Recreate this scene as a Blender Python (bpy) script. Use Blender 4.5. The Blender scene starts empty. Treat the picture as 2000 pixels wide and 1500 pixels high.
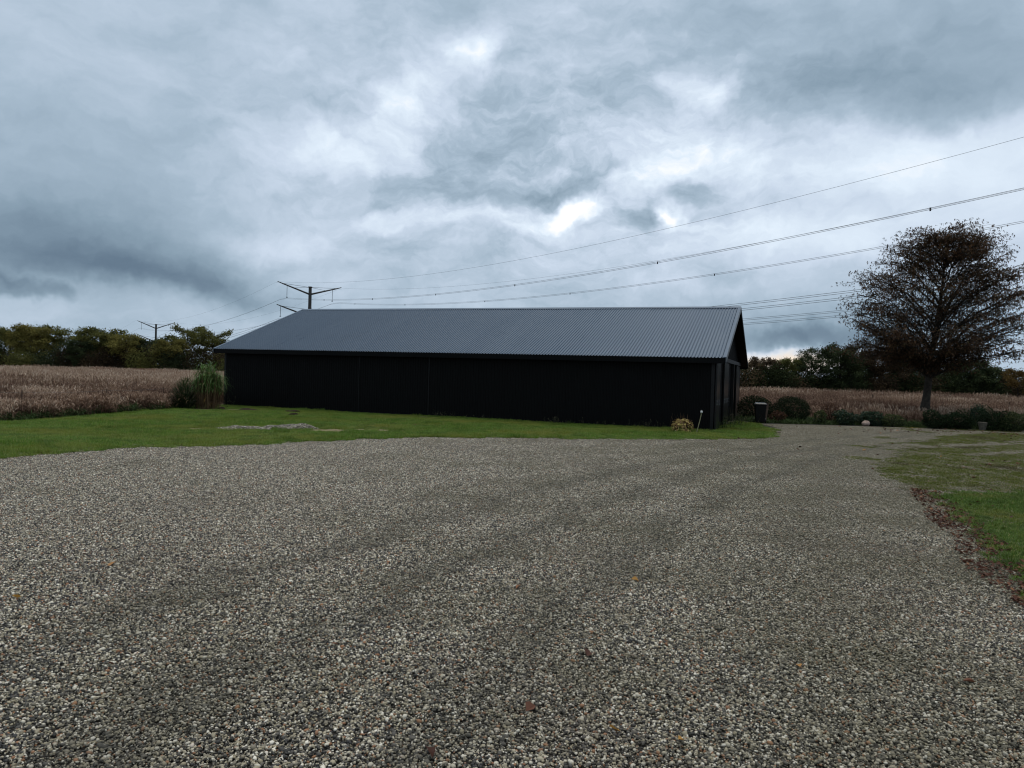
import bpy, math, random
import numpy as np
from mathutils import Matrix, Vector

R = np.random.default_rng(7)
random.seed(7)
S = bpy.context.scene
COL = S.collection
PI = math.pi

# ------------------------------------------------------------------ camera
F, PITCH, ROLL, CAMH = 1440.6, 0.0137, 0.0282, 2.1      # focal in px of a 2000 px wide frame
cam = bpy.data.cameras.new('camera')
cam.sensor_width = 36.0
cam.lens = F / 2000 * 36
cam.clip_start, cam.clip_end = 0.1, 6000
camo = bpy.data.objects.new('camera', cam)
COL.objects.link(camo)
fw = Vector((0, math.cos(PITCH), -math.sin(PITCH)))
up = Vector((0, math.sin(PITCH), math.cos(PITCH)))
rt = Vector((1, 0, 0))
rc = rt * math.cos(ROLL) + up * math.sin(ROLL)
uc = up * math.cos(ROLL) - rt * math.sin(ROLL)
M = Matrix((rc, uc, -fw)).transposed().to_4x4()
M.translation = (0, 0, CAMH)
camo.matrix_world = M
S.camera = camo

def ray(px, py):
    a, b = px - 1000, py - 750
    c, s = math.cos(ROLL), math.sin(ROLL)
    X, Y = (a * c + b * s) / F, (-a * s + b * c) / F
    U = -Y
    return np.array([X, math.cos(PITCH) + U * math.sin(PITCH), U * math.cos(PITCH) - math.sin(PITCH)])

def gnd(px, py, z=0.0):                                   # survey: sight line to a point on the ground
    d = ray(px, py)
    k = (z - CAMH) / d[2]
    return d[0] * k, d[1] * k

def at(px, py, depth):                                    # survey: sight line to a known distance
    d = ray(px, py)
    k = depth / d[1]
    return d[0] * k, depth, CAMH + d[2] * k

def lin(c):
    return tuple(((x / 255) / 12.92 if x / 255 <= 0.04045 else ((x / 255 + 0.055) / 1.055) ** 2.4) for x in c)

# ------------------------------------------------------------------ view
S.view_settings.view_transform = 'Standard'
S.view_settings.look = 'None'
S.view_settings.exposure = 0.10
S.view_settings.gamma = 1.0
S.view_settings.use_curve_mapping = False
S.render.engine = 'CYCLES'
S.cycles.max_bounces = 6
S.cycles.diffuse_bounces = 3
S.cycles.glossy_bounces = 3
S.cycles.transmission_bounces = 3
S.cycles.transparent_max_bounces = 6
S.cycles.use_denoising = True
S.cycles.filter_width = 1.15

# ------------------------------------------------------------------ sky
SUN_AZ, SUN_EL = math.radians(11), math.radians(76)
W = bpy.data.worlds.new('World')
S.world = W
W.use_nodes = True
nt = W.node_tree
nt.nodes.clear()

def N(t, typ, **kw):
    n = t.nodes.new(typ)
    for k, v in kw.items():
        setattr(n, k, v)
    return n

def L(t, a, b):
    t.links.new(a, b)

def mth(t, op, a, b=None, c=None):
    n = N(t, 'ShaderNodeMath', operation=op)
    for i, v in enumerate((a, b, c)):
        if v is None:
            continue
        if isinstance(v, (int, float)):
            n.inputs[i].default_value = v
        else:
            L(t, v, n.inputs[i])
    return n.outputs[0]

def ramp(t, fac, stops, interp='LINEAR'):
    n = N(t, 'ShaderNodeValToRGB')
    cr = n.color_ramp
    cr.interpolation = interp
    while len(cr.elements) < len(stops):
        cr.elements.new(0.5)
    for e, (p, c) in zip(cr.elements, stops):
        e.position = p
        e.color = (c[0], c[1], c[2], 1)
    if fac is not None:
        L(t, fac, n.inputs[0])
    return n.outputs[0]

tc = N(nt, 'ShaderNodeTexCoord')
sep = N(nt, 'ShaderNodeSeparateXYZ')
L(nt, tc.outputs['Generated'], sep.inputs[0])
az = mth(nt, 'ARCTAN2', sep.outputs[0], sep.outputs[1])
el = mth(nt, 'ARCSINE', mth(nt, 'MAXIMUM', mth(nt, 'MINIMUM', sep.outputs[2], 0.9999), -0.9999))
ae = N(nt, 'ShaderNodeCombineXYZ')
L(nt, az, ae.inputs[0]); L(nt, el, ae.inputs[1])
# clouds drift edges: warp the direction a little
wn = N(nt, 'ShaderNodeTexNoise', noise_dimensions='3D')
wn.inputs['Scale'].default_value = 6.5
wn.inputs['Detail'].default_value = 5
wn.inputs['Roughness'].default_value = 0.62
L(nt, tc.outputs['Generated'], wn.inputs['Vector'])
ws = N(nt, 'ShaderNodeVectorMath', operation='SUBTRACT')
L(nt, wn.outputs['Color'], ws.inputs[0]); ws.inputs[1].default_value = (0.5, 0.5, 0.5)
wm = N(nt, 'ShaderNodeVectorMath', operation='MULTIPLY_ADD')
L(nt, ws.outputs[0], wm.inputs[0]); wm.inputs[1].default_value = (0.17, 0.10, 0); L(nt, ae.outputs[0], wm.inputs[2])
WV = wm.outputs[0]

def blob(acc, px, py, rx, ry, rot, amp, soft=0.0):
    d = ray(px, py)
    a, e = math.atan2(d[0], d[1]), math.asin(d[2] / np.linalg.norm(d))
    mp = N(nt, 'ShaderNodeMapping', vector_type='TEXTURE')
    mp.inputs['Location'].default_value = (a, e, 0)
    mp.inputs['Rotation'].default_value = (0, 0, math.radians(rot))
    mp.inputs['Scale'].default_value = (rx / F, ry / F, 1)
    L(nt, WV, mp.inputs[0])
    ln = N(nt, 'ShaderNodeVectorMath', operation='LENGTH')
    L(nt, mp.outputs[0], ln.inputs[0])
    mr = N(nt, 'ShaderNodeMapRange', interpolation_type='SMOOTHSTEP')
    mr.inputs['From Min'].default_value = soft; mr.inputs['From Max'].default_value = 1
    mr.inputs['To Min'].default_value = amp; mr.inputs['To Max'].default_value = 0
    L(nt, ln.outputs['Value'], mr.inputs[0])
    return mth(nt, 'ADD', acc, mr.outputs[0])

# large cloud masses (direction as seen in the photograph), brightness in display units
acc = mth(nt, 'ADD', 0.72, 0.0)
BL = [
    # px, py, rx, ry, rot, amp, plateau
    (60, 400, 560, 190, -4, -0.10), (60, 480, 460, 95, -6, -0.09, 0.1), (200, 490, 470, 120, -8, -0.07), (290, 540, 400, 58, -6, -0.09, 0.1), (430, 560, 250, 36, -5, -0.06),
    (110, 585, 330, 62, -5, 0.03, 0.5), (30, 545, 90, 26, -22, -0.16, 0.3), (250, 625, 520, 85, 0, -0.05),
    (130, 230, 420, 120, 0, -0.04), (580, 300, 280, 150, 15, 0.09), (770, 235, 150, 80, 45, 0.15), (640, 290, 120, 50, -30, 0.10),
    (900, 125, 150, 75, 30, 0.16), (930, 112, 60, 36, 0, 0.10), (560, 470, 260, 36, 0, 0.10), (520, 225, 180, 60, 20, -0.05),
    (880, 350, 280, 95, 14, -0.06, 0.0), (1080, 372, 180, 36, 14, -0.14, 0.0), (820, 430, 290, 36, 8, 0.12, 0.2),
    (1000, 440, 200, 40, 4, 0.12), (1135, 404, 85, 34, 8, 0.30, 0.1), (1250, 360, 150, 60, 20, 0.20), (1318, 415, 46, 50, 30, 0.28, 0.0),
    (1360, 370, 120, 36, 4, -0.12, 0.0), (1260, 428, 70, 40, 0, -0.12), (1340, 300, 260, 90, 0, 0.08), (1358, 192, 80, 44, 0, 0.22, 0.0), (1302, 166, 60, 32, 0, 0.15),
    (1000, 240, 300, 70, 12, -0.04), (1700, 140, 480, 160, -4, -0.09, 0.1), (1750, 200, 360, 80, -5, -0.04, 0.1), (1950, 60, 400, 150, 0, -0.04), (1500, 60, 300, 120, 0, -0.03),
    (1650, 320, 520, 100, -2, 0.12, 0.1), (1900, 290, 260, 60, 4, 0.08), (1800, 430, 460, 120, 0, 0.11, 0.1), (1380, 470, 420, 80, 0, 0.12),
    (1150, 555, 600, 60, 0, 0.02), (1640, 632, 420, 62, -2, -0.13, 0.1), (1580, 646, 240, 34, -2, -0.13, 0.1), (1520, 674, 240, 14, 0, 0.14), (1900, 560, 200, 60, 0, 0.05),
]
for b in BL:
    acc = blob(acc, *b)
# billow detail: streaky, flattened towards the horizon, strongest round the broken bright middle
sc = N(nt, 'ShaderNodeMapping')
L(nt, WV, sc.inputs[0]); sc.inputs['Rotation'].default_value = (0, 0, math.radians(-18)); sc.inputs['Scale'].default_value = (1.0, 2.1, 1.0)
busy = blob(mth(nt, 'ADD', 0.40, 0.0), 1080, 320, 900, 420, 0, 0.75)
n1 = N(nt, 'ShaderNodeTexNoise')
n1.inputs['Scale'].default_value = 8.0; n1.inputs['Detail'].default_value = 10; n1.inputs['Roughness'].default_value = 0.58
n1.inputs['Distortion'].default_value = 0.0
L(nt, sc.outputs[0], n1.inputs['Vector'])
det = mth(nt, 'MULTIPLY', mth(nt, 'MULTIPLY', mth(nt, 'SUBTRACT', n1.outputs['Fac'], 0.5), 0.48), busy)
n2 = N(nt, 'ShaderNodeTexNoise')
n2.inputs['Scale'].default_value = 24; n2.inputs['Detail'].default_value = 8; n2.inputs['Roughness'].default_value = 0.6
L(nt, sc.outputs[0], n2.inputs['Vector'])
det2 = mth(nt, 'MULTIPLY', mth(nt, 'MULTIPLY', mth(nt, 'SUBTRACT', n2.outputs['Fac'], 0.5), 0.24), mth(nt, 'MULTIPLY', busy, busy))
bright = mth(nt, 'ADD', mth(nt, 'ADD', acc, det), det2)
cloud = ramp(nt, bright, [(0.0, lin((60, 76, 92))), (0.42, lin((99, 119, 138))), (0.56, lin((134, 155, 172))),
                          (0.68, lin((164, 183, 200))), (0.80, lin((199, 213, 230))), (0.90, lin((222, 235, 248))), (1.0, (1.0, 1.0, 1.0))])
# warm strip low in the right
wv = blob(mth(nt, 'ADD', 0.0, 0.0), 1525, 692, 210, 26, -1.5, 1.0)
mixw = N(nt, 'ShaderNodeMix', data_type='RGBA')
L(nt, mth(nt, 'MINIMUM', wv, 0.9), mixw.inputs[0]); L(nt, cloud, mixw.inputs[6]); mixw.inputs[7].default_value = (*lin((250, 232, 210)), 1)
sky = N(nt, 'ShaderNodeTexSky', sky_type='NISHITA')
sky.sun_disc = False
sky.sun_elevation = SUN_EL
sky.sun_rotation = SUN_AZ
bg1 = N(nt, 'ShaderNodeBackground'); L(nt, sky.outputs[0], bg1.inputs[0]); bg1.inputs[1].default_value = 0.05
bg2 = N(nt, 'ShaderNodeBackground'); L(nt, mixw.outputs[2], bg2.inputs[0]); bg2.inputs[1].default_value = 1.0
mx = N(nt, 'ShaderNodeMixShader'); mx.inputs[0].default_value = 0.97
L(nt, bg1.outputs[0], mx.inputs[1]); L(nt, bg2.outputs[0], mx.inputs[2])
wo = N(nt, 'ShaderNodeOutputWorld'); L(nt, mx.outputs[0], wo.inputs[0])
W.cycles.sampling_method = 'MANUAL'
W.cycles.sample_map_resolution = 512

sun = bpy.data.lights.new('sun', 'SUN')
sun.energy = 1.5
sun.angle = math.radians(50)
sun.color = (1.0, 0.93, 0.82)
suno = bpy.data.objects.new('sun', sun)
COL.objects.link(suno)
sd = Vector((math.sin(SUN_AZ) * math.cos(SUN_EL), math.cos(SUN_AZ) * math.cos(SUN_EL), math.sin(SUN_EL)))
suno.rotation_euler = sd.to_track_quat('Z', 'Y').to_euler()

# ------------------------------------------------------------------ materials
def mat(name, rough=0.8, spec=0.3):
    m = bpy.data.materials.new(name)
    m.use_nodes = True
    t = m.node_tree
    p = t.nodes['Principled BSDF']
    p.inputs['Roughness'].default_value = rough
    p.inputs['Specular IOR Level'].default_value = spec
    return m, t, p

def noise(t, scale, detail=4, rough=0.55, vec=None):
    n = N(t, 'ShaderNodeTexNoise')
    n.inputs['Scale'].default_value = scale
    n.inputs['Detail'].default_value = detail
    n.inputs['Roughness'].default_value = rough
    if vec is None:
        g = N(t, 'ShaderNodeNewGeometry')
        vec = g.outputs['Position']
    L(t, vec, n.inputs['Vector'])
    return n.outputs['Fac']

def mixc(t, fac, a, b, mode='MIX'):
    n = N(t, 'ShaderNodeMix', data_type='RGBA', blend_type=mode)
    for i, v in ((0, fac), (6, a), (7, b)):
        if isinstance(v, (int, float)):
            n.inputs[i].default_value = v
        elif isinstance(v, tuple):
            n.inputs[i].default_value = (*v[:3], 1)
        else:
            L(t, v, n.inputs[i])
    return n.outputs[2]

def plain(name, c, rough=0.7, spec=0.3, var=0.25, scale=6, bump=0.0, metal=0.0, objrand=0.0):
    m, t, p = mat(name, rough, spec)
    tcn = N(t, 'ShaderNodeTexCoord')
    f = noise(t, scale, 5, 0.6, tcn.outputs['Object'])
    lo = tuple(x * (1 - var) for x in c); hi = tuple(min(1, x * (1 + var)) for x in c)
    col = ramp(t, f, [(0.3, lo), (0.7, hi)])
    L(t, col, p.inputs['Base Color'])
    p.inputs['Metallic'].default_value = metal
    if bump:
        b = N(t, 'ShaderNodeBump'); b.inputs['Strength'].default_value = bump
        b.inputs['Distance'].default_value = 0.02
        L(t, noise(t, scale * 5, 5, 0.6, tcn.outputs['Object']), b.inputs['Height'])
        L(t, b.outputs[0], p.inputs['Normal'])
    return m

def vmat(name, stops, rough=0.7, spec=0.2, transl=0.0, world=None, objvar=0.0, interp='LINEAR'):
    """colour from the per-piece attribute v; world = (scale, colour, lo, hi) adds natural patches"""
    m, t, p = mat(name, rough, spec)
    a = N(t, 'ShaderNodeAttribute', attribute_name='v')
    col = ramp(t, a.outputs['Fac'], stops, interp)
    if world:
        for (sc_, c_, lo, hi, mode) in world:
            f = noise(t, sc_, 3, 0.55)
            mr = N(t, 'ShaderNodeMapRange'); mr.inputs['From Min'].default_value = lo; mr.inputs['From Max'].default_value = hi
            L(t, f, mr.inputs[0])
            col = mixc(t, mr.outputs[0], col, c_, mode)
    if objvar:
        oi = N(t, 'ShaderNodeObjectInfo')
        mr = N(t, 'ShaderNodeMapRange'); mr.inputs['To Min'].default_value = 1 - objvar; mr.inputs['To Max'].default_value = 1 + objvar
        L(t, oi.outputs['Random'], mr.inputs[0])
        cc = N(t, 'ShaderNodeCombineColor')
        for i in range(3):
            L(t, mr.outputs[0], cc.inputs[i])
        col = mixc(t, 1.0, col, cc.outputs[0], 'MULTIPLY')
    L(t, col, p.inputs['Base Color'])
    if transl:
        tr = N(t, 'ShaderNodeBsdfTranslucent'); L(t, col, tr.inputs[0])
        ms = N(t, 'ShaderNodeMixShader'); ms.inputs[0].default_value = transl
        L(t, p.outputs[0], ms.inputs[1]); L(t, tr.outputs[0], ms.inputs[2])
        L(t, ms.outputs[0], t.nodes['Material Output'].inputs['Surface'])
    return m

MT = {}
MT['barn_wall'] = plain('black_ribbed_steel', (0.0035, 0.0035, 0.0035), 0.55, 0.08, 0.25, 0.6)
MT['barn_gloss'] = plain('black_smooth_steel', (0.006, 0.006, 0.006), 0.28, 0.28, 0.2, 0.8)
MT['barn_trim'] = plain('black_trim_steel', (0.006, 0.006, 0.006), 0.4, 0.2, 0.2, 0.8)
def roof_mat():
    m, t, p = mat('slate_blue_roof_steel', 0.30, 0.5)
    g = N(t, 'ShaderNodeTexCoord')
    mp = N(t, 'ShaderNodeMapping'); mp.inputs['Scale'].default_value = (6.0, 0.35, 1.0)
    L(t, g.outputs['Object'], mp.inputs[0])
    oi = N(t, 'ShaderNodeObjectInfo')
    ad = N(t, 'ShaderNodeVectorMath', operation='ADD'); L(t, mp.outputs[0], ad.inputs[0]); L(t, oi.outputs['Random'], ad.inputs[1])
    st = noise(t, 2.0, 6, 0.65, ad.outputs[0])
    bl = noise(t, 0.35, 5, 0.6)
    f = mth(t, 'ADD', mth(t, 'MULTIPLY', st, 0.55), mth(t, 'ADD', mth(t, 'MULTIPLY', bl, 0.35), mth(t, 'MULTIPLY', oi.outputs['Random'], 0.14)))
    L(t, ramp(t, f, [(0.3, (0.040, 0.065, 0.100)), (0.55, (0.054, 0.083, 0.122)), (0.8, (0.072, 0.104, 0.144))]), p.inputs['Base Color'])
    L(t, ramp(t, f, [(0.3, (0.24,) * 3), (0.8, (0.42,) * 3)]), p.inputs['Roughness'])
    return m
MT['roof'] = roof_mat()
MT['verge'] = plain('grey_verge_steel', (0.11, 0.12, 0.13), 0.4, 0.4, 0.15, 1)
MT['steelgrey'] = plain('dull_steel', (0.10, 0.10, 0.10), 0.5, 0.4, 0.2, 4)
MT['pylon'] = plain('weathered_pylon_steel', (0.05, 0.047, 0.043), 0.7, 0.3, 0.45, 0.6, 0.2)
MT['wire'] = plain('dark_cable', (0.03, 0.032, 0.035), 0.6, 0.3, 0.1, 1)
MT['binplastic'] = plain('black_bin_plastic', (0.004, 0.004, 0.004), 0.5, 0.2, 0.2, 4)
MT['binlid'] = plain('black_lid_plastic', (0.008, 0.009, 0.010), 0.3, 0.4, 0.2, 4)
MT['wood'] = plain('weathered_wood', (0.085, 0.055, 0.04), 0.85, 0.2, 0.35, 9, 0.4)
MT['greywood'] = plain('grey_stump_wood', (0.11, 0.10, 0.078), 0.9, 0.2, 0.4, 12, 0.6)
MT['stone'] = plain('pink_boulder', (0.36, 0.265, 0.215), 0.85, 0.2, 0.25, 8, 0.4)
MT['hose'] = plain('pale_pipe', (0.20, 0.185, 0.10), 0.6, 0.3, 0.2, 6)
MT['whitecap'] = plain('white_plastic', (0.5, 0.5, 0.48), 0.4, 0.4, 0.05, 6)
MT['soil'] = plain('dark_soil', (0.035, 0.024, 0.017), 0.95, 0.1, 0.4, 14, 0.6)
MT['sand'] = plain('pale_sand', (0.21, 0.17, 0.095), 0.95, 0.1, 0.5, 5, 0.5)
MT['bark'] = plain('chestnut_bark', (0.045, 0.038, 0.030), 0.9, 0.15, 0.5, 5, 0.8)
MT['barkfar'] = plain('hedge_bark', (0.03, 0.026, 0.02), 0.9, 0.1, 0.4, 3)
MT['bushcore'] = plain('bush_twigs', (0.02, 0.018, 0.012), 0.9, 0.1, 0.3, 5)

# ------------------------------------------------------------------ mesh helpers
def mesh(name, v, f, m=None, attr=None, smooth=False):
    v = np.asarray(v, dtype=np.float32).reshape(-1, 3)
    me = bpy.data.meshes.new(name)
    if isinstance(f, np.ndarray):
        k = f.shape[1]
        me.vertices.add(len(v)); me.vertices.foreach_set('co', v.ravel())
        me.loops.add(f.size); me.loops.foreach_set('vertex_index', f.astype(np.int32).ravel())
        me.polygons.add(len(f)); me.polygons.foreach_set('loop_start', np.arange(0, f.size, k, dtype=np.int32))
        me.update(calc_edges=True)
    else:
        me.from_pydata([tuple(map(float, x)) for x in v], [], [tuple(int(i) for i in q) for q in f])
        me.update()
    if attr is not None:
        at_ = me.attributes.new('v', 'FLOAT', 'POINT')
        at_.data.foreach_set('value', np.asarray(attr, dtype=np.float32))
    if m is not None:
        me.materials.append(MT[m] if isinstance(m, str) else m)
    me.polygons.foreach_set('use_smooth', [bool(smooth)] * len(me.polygons))
    return me

def obj(name, me, parent=None, loc=(0, 0, 0), rot=(0, 0, 0), scale=None):
    o = bpy.data.objects.new(name, me)
    COL.objects.link(o)
    o.location = loc; o.rotation_euler = rot
    if scale is not None:
        o.scale = scale
    if parent is not None:
        o.parent = parent
    return o

def tag(o, label, cat, group=None, kind=None):
    if label: o['label'] = label
    if cat: o['category'] = cat
    if group: o['group'] = group
    if kind: o['kind'] = kind
    return o

def thing(name, label, cat, loc=(0, 0, 0), rotz=0.0, group=None):
    o = obj(name, None, None, loc, (0, 0, rotz))
    return tag(o, label, cat, group)

class MB:
    def __init__(s): s.v = []; s.f = []
    def box(s, x0, x1, y0, y1, z0, z1):
        n = len(s.v)
        s.v += [(x0, y0, z0), (x1, y0, z0), (x1, y1, z0), (x0, y1, z0), (x0, y0, z1), (x1, y0, z1), (x1, y1, z1), (x0, y1, z1)]
        s.f += [tuple(n + i for i in q) for q in ((0, 3, 2, 1), (4, 5, 6, 7), (0, 1, 5, 4), (1, 2, 6, 5), (2, 3, 7, 6), (3, 0, 4, 7))]
        return s
    def tube(s, pts, rad, k=6, caps=True):
        v, f = tube(pts, rad, k, len(s.v), caps)
        s.v += [tuple(x) for x in v]; s.f += f
        return s
    def lathe(s, prof, k=16, c=(0, 0, 0)):
        n = len(s.v)
        for r, z in prof:
            for i in range(k):
                a = 2 * PI * i / k
                s.v.append((c[0] + r * math.cos(a), c[1] + r * math.sin(a), c[2] + z))
        for j in range(len(prof) - 1):
            for i in range(k):
                a, b = n + j * k + i, n + j * k + (i + 1) % k
                s.f.append((a, b, b + k, a + k))
        s.f.append(tuple(n + i for i in range(k))[::-1]); s.f.append(tuple(n + (len(prof) - 1) * k + i for i in range(k)))
        return s
    def build(s, name, m, parent=None, smooth=False, **kw):
        return obj(name, mesh(name, s.v, s.f, m, smooth=smooth), parent, **kw)

def tube(pts, rad, k=6, base=0, caps=True):
    pts = np.asarray(pts, float); n = len(pts)
    rad = np.broadcast_to(np.asarray(rad, float), (n,))
    d = np.gradient(pts, axis=0); d /= np.linalg.norm(d, axis=1)[:, None] + 1e-9
    ref = np.where(np.abs(d[:, 2:3]) > 0.9, np.array([[1., 0, 0]]), np.array([[0, 0, 1.]]))
    u = np.cross(d, ref); u /= np.linalg.norm(u, axis=1)[:, None] + 1e-9
    w = np.cross(d, u)
    a = np.arange(k) * 2 * PI / k
    v = pts[:, None, :] + rad[:, None, None] * (np.cos(a)[None, :, None] * u[:, None, :] + np.sin(a)[None, :, None] * w[:, None, :])
    f = []
    for j in range(n - 1):
        for i in range(k):
            p, q = base + j * k + i, base + j * k + (i + 1) % k
            f.append((p, q, q + k, p + k))
    if caps:
        f.append(tuple(base + i for i in range(k))[::-1]); f.append(tuple(base + (n - 1) * k + i for i in range(k)))
    return v.reshape(-1, 3), f

def ribbons(base, azm, el0, droop, ln, wd, nseg, v, tip=0.08):
    """blades: N curved tapered strips; returns verts, quads, attribute"""
    n = len(base)
    b = lambda x: np.broadcast_to(np.asarray(x, float), (n,))
    azm, el0, droop, ln, wd, v = map(b, (azm, el0, droop, ln, wd, v))
    p = np.zeros((n, nseg + 1, 3)); p[:, 0] = base
    for k in range(nseg):
        th = el0 - droop * (k + 0.5) / nseg
        st = np.stack([np.cos(th) * np.cos(azm), np.cos(th) * np.sin(azm), np.sin(th)], 1) * (ln / nseg)[:, None]
        p[:, k + 1] = p[:, k] + st
    side = np.stack([-np.sin(azm), np.cos(azm), np.zeros(n)], 1)
    t = np.linspace(0, 1, nseg + 1)
    prof = np.clip(np.minimum(0.55 + 1.2 * t, (1 - t) * 1.7 + tip), 0, 1)
    hw = (wd / 2)[:, None] * prof[None, :]
    a = p - side[:, None, :] * hw[:, :, None]; c = p + side[:, None, :] * hw[:, :, None]
    vv = np.stack([a, c], 2).reshape(-1, 3)
    i0 = (np.arange(n) * (nseg + 1) * 2)[:, None] + (np.arange(nseg) * 2)[None, :]
    f = np.stack([i0, i0 + 1, i0 + 3, i0 + 2], -1).reshape(-1, 4)
    return vv, f, np.repeat(v, (nseg + 1) * 2)

def leaves(c, size, aspect, v, nz=0.0, rng=None):
    """single leaves: folded rhombs at centres c"""
    rng = rng or R
    n = len(c)
    d = rng.normal(size=(n, 3)); d[:, 2] = d[:, 2] * 0.7 - nz; d /= np.linalg.norm(d, axis=1)[:, None]
    e = rng.normal(size=(n, 3)); e -= d * (e * d).sum(1)[:, None]; e /= np.linalg.norm(e, axis=1)[:, None]
    g = np.cross(d, e)
    s = np.broadcast_to(np.asarray(size, float), (n,))[:, None]
    a = c - d * s * 0.5; b = c + d * s * 0.5
    l = c + e * s * 0.5 * aspect + g * s * 0.1; r = c - e * s * 0.5 * aspect + g * s * 0.1
    vv = np.stack([a, l, b, r], 1).reshape(-1, 3)
    f = (np.arange(n) * 4)[:, None] + np.array([[0, 1, 2, 3]])
    return vv, f, np.repeat(np.broadcast_to(np.asarray(v, float), (n,)), 4)

def join(parts):
    vs, fs, at_ = [], [], []; n = 0
    for v, f, a in parts:
        vs.append(v); fs.append(f + n); at_.append(a); n += len(v)
    return np.concatenate(vs), np.concatenate(fs), np.concatenate(at_)

def inpoly(x, y, poly):
    x = np.asarray(x); y = np.asarray(y); r = np.zeros(x.shape, bool)
    n = len(poly); j = n - 1
    for i in range(n):
        xi, yi = poly[i]; xj, yj = poly[j]
        c = ((yi > y) != (yj > y)) & (x < (xj - xi) * (y - yi) / (yj - yi + 1e-12) + xi)
        r ^= c; j = i
    return r

def hz(x, y):                                             # gentle unevenness of the yard
    x = np.asarray(x, float); y = np.asarray(y, float)
    return 0.006 * np.sin(0.9 * x + 0.3 * y) + 0.007 * np.sin(0.55 * y - 0.4 * x + 1)

def vnoise(x, y, sc, seed=0):                             # cheap value noise 0..1
    rg = np.random.default_rng(seed); g = rg.random((64, 64))
    x = np.asarray(x, float) / sc; y = np.asarray(y, float) / sc
    xi = np.floor(x).astype(int); yi = np.floor(y).astype(int); fx = x - xi; fy = y - yi
    fx = fx * fx * (3 - 2 * fx); fy = fy * fy * (3 - 2 * fy)
    q = lambda a, b: g[a % 64, b % 64]
    return (q(xi, yi) * (1 - fx) + q(xi + 1, yi) * fx) * (1 - fy) + (q(xi, yi + 1) * (1 - fx) + q(xi + 1, yi + 1) * fx) * fy

def scatter(name, pts, rots, scl, idx, sources, label):
    """one object of uncountable stuff: source patches instanced on points"""
    cl = bpy.data.collections.new(name + '_patches')
    for i, me in enumerate(sources):
        o = bpy.data.objects.new('%s_patch_%02d' % (name, i), me)
        cl.objects.link(o)
    n = len(pts)
    me = bpy.data.meshes.new(name)
    me.vertices.add(n); me.vertices.foreach_set('co', np.asarray(pts, np.float32).ravel())
    for nm, ty, key, dat in (('rot', 'FLOAT_VECTOR', 'vector', rots), ('scl', 'FLOAT_VECTOR', 'vector', scl), ('idx', 'INT', 'value', idx)):
        a = me.attributes.new(nm, ty, 'POINT')
        a.data.foreach_set(key, np.asarray(dat, np.int32 if ty == 'INT' else np.float32).ravel())
    o = obj(name, me)
    g = bpy.data.node_groups.new(name + '_scatter', 'GeometryNodeTree')
    g.interface.new_socket('Geometry', in_out='INPUT', socket_type='NodeSocketGeometry')
    g.interface.new_socket('Geometry', in_out='OUTPUT', socket_type='NodeSocketGeometry')
    gi = g.nodes.new('NodeGroupInput'); go = g.nodes.new('NodeGroupOutput')
    ip = g.nodes.new('GeometryNodeInstanceOnPoints')
    ci = g.nodes.new('GeometryNodeCollectionInfo')
    ci.inputs['Collection'].default_value = cl
    ci.inputs['Separate Children'].default_value = True
    ci.inputs['Reset Children'].default_value = True
    def na(nm, ty):
        q = g.nodes.new('GeometryNodeInputNamedAttribute'); q.data_type = ty; q.inputs['Name'].default_value = nm
        return q.outputs['Attribute']
    g.links.new(gi.outputs[0], ip.inputs['Points'])
    g.links.new(ci.outputs[0], ip.inputs['Instance'])
    ip.inputs['Pick Instance'].default_value = True
    g.links.new(na('idx', 'INT'), ip.inputs['Instance Index'])
    e2r = g.nodes.new('FunctionNodeEulerToRotation')
    g.links.new(na('rot', 'FLOAT_VECTOR'), e2r.inputs[0]); g.links.new(e2r.outputs[0], ip.inputs['Rotation'])
    g.links.new(na('scl', 'FLOAT_VECTOR'), ip.inputs['Scale'])
    g.links.new(ip.outputs[0], go.inputs[0])
    md = o.modifiers.new('scatter', 'NODES'); md.node_group = g
    return tag(o, label, None, kind='stuff')

def grid_pts(x0, x1, y0, y1, st, jit=0.0):
    xs, ys = np.meshgrid(np.arange(x0, x1, st), np.arange(y0, y1, st))
    x, y = xs.ravel() + st / 2, ys.ravel() + st / 2
    return x + R.uniform(-jit, jit, len(x)), y + R.uniform(-jit, jit, len(y))

# ------------------------------------------------------------------ layout of the ground
BX, BY, BA, BL_, BW = 8.168, 29.883, 0.3651, 24.918, 14.109   # barn corner, turn, length, width
BZE, BZR, BOV, BGO = 2.94, 5.524, 0.345, 0.48
LAWN = [(-10.73, 15.5), (-13, 11.5), (-16, 5), (-34, 5), (-34, 16), (-17.05, 24.6), (-16.7, 28.3), (-16.1, 34.1), (-16.1, 39.2),
        (-15.2, 39.1), (8.3, 30.1), (9.6, 33), (11.2, 36.6), (11.9, 36.4), (11.3, 31.7), (10.0, 27.75), (8.27, 26.28), (5.29, 25.14), (0.89, 24.12),
        (-3.17, 23.19), (-5.14, 21.35), (-6.78, 19.65), (-9.39, 18.11), (-10.22, 16.41)]
LAWN2 = [(8.33, 14.3), (10.33, 14.77), (18, 16.2), (18, 3), (4.6, 4.2), (5.05, 6.2), (5.55, 7.88), (5.85, 8.6), (6.4, 9.8), (7.2, 11.5)]
MOSS = [(8.0, 14.8), (9.2, 18.5), (12.2, 22.8), (15.0, 26.6), (17.5, 30.2), (21, 33), (34, 33.5), (34, 17), (18, 16.2), (10.33, 14.85)]
LITTER = [(8.2, 15.0), (6.95, 12.3), (6.1, 10.4), (5.5, 9.0), (5.0, 7.1), (4.5, 5.2), (4.2, 4.0), (4.7, 4.0), (5.15, 6.2), (5.65, 7.9), (5.95, 8.6), (6.5, 9.8), (7.3, 11.5), (8.45, 14.4)]

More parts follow.
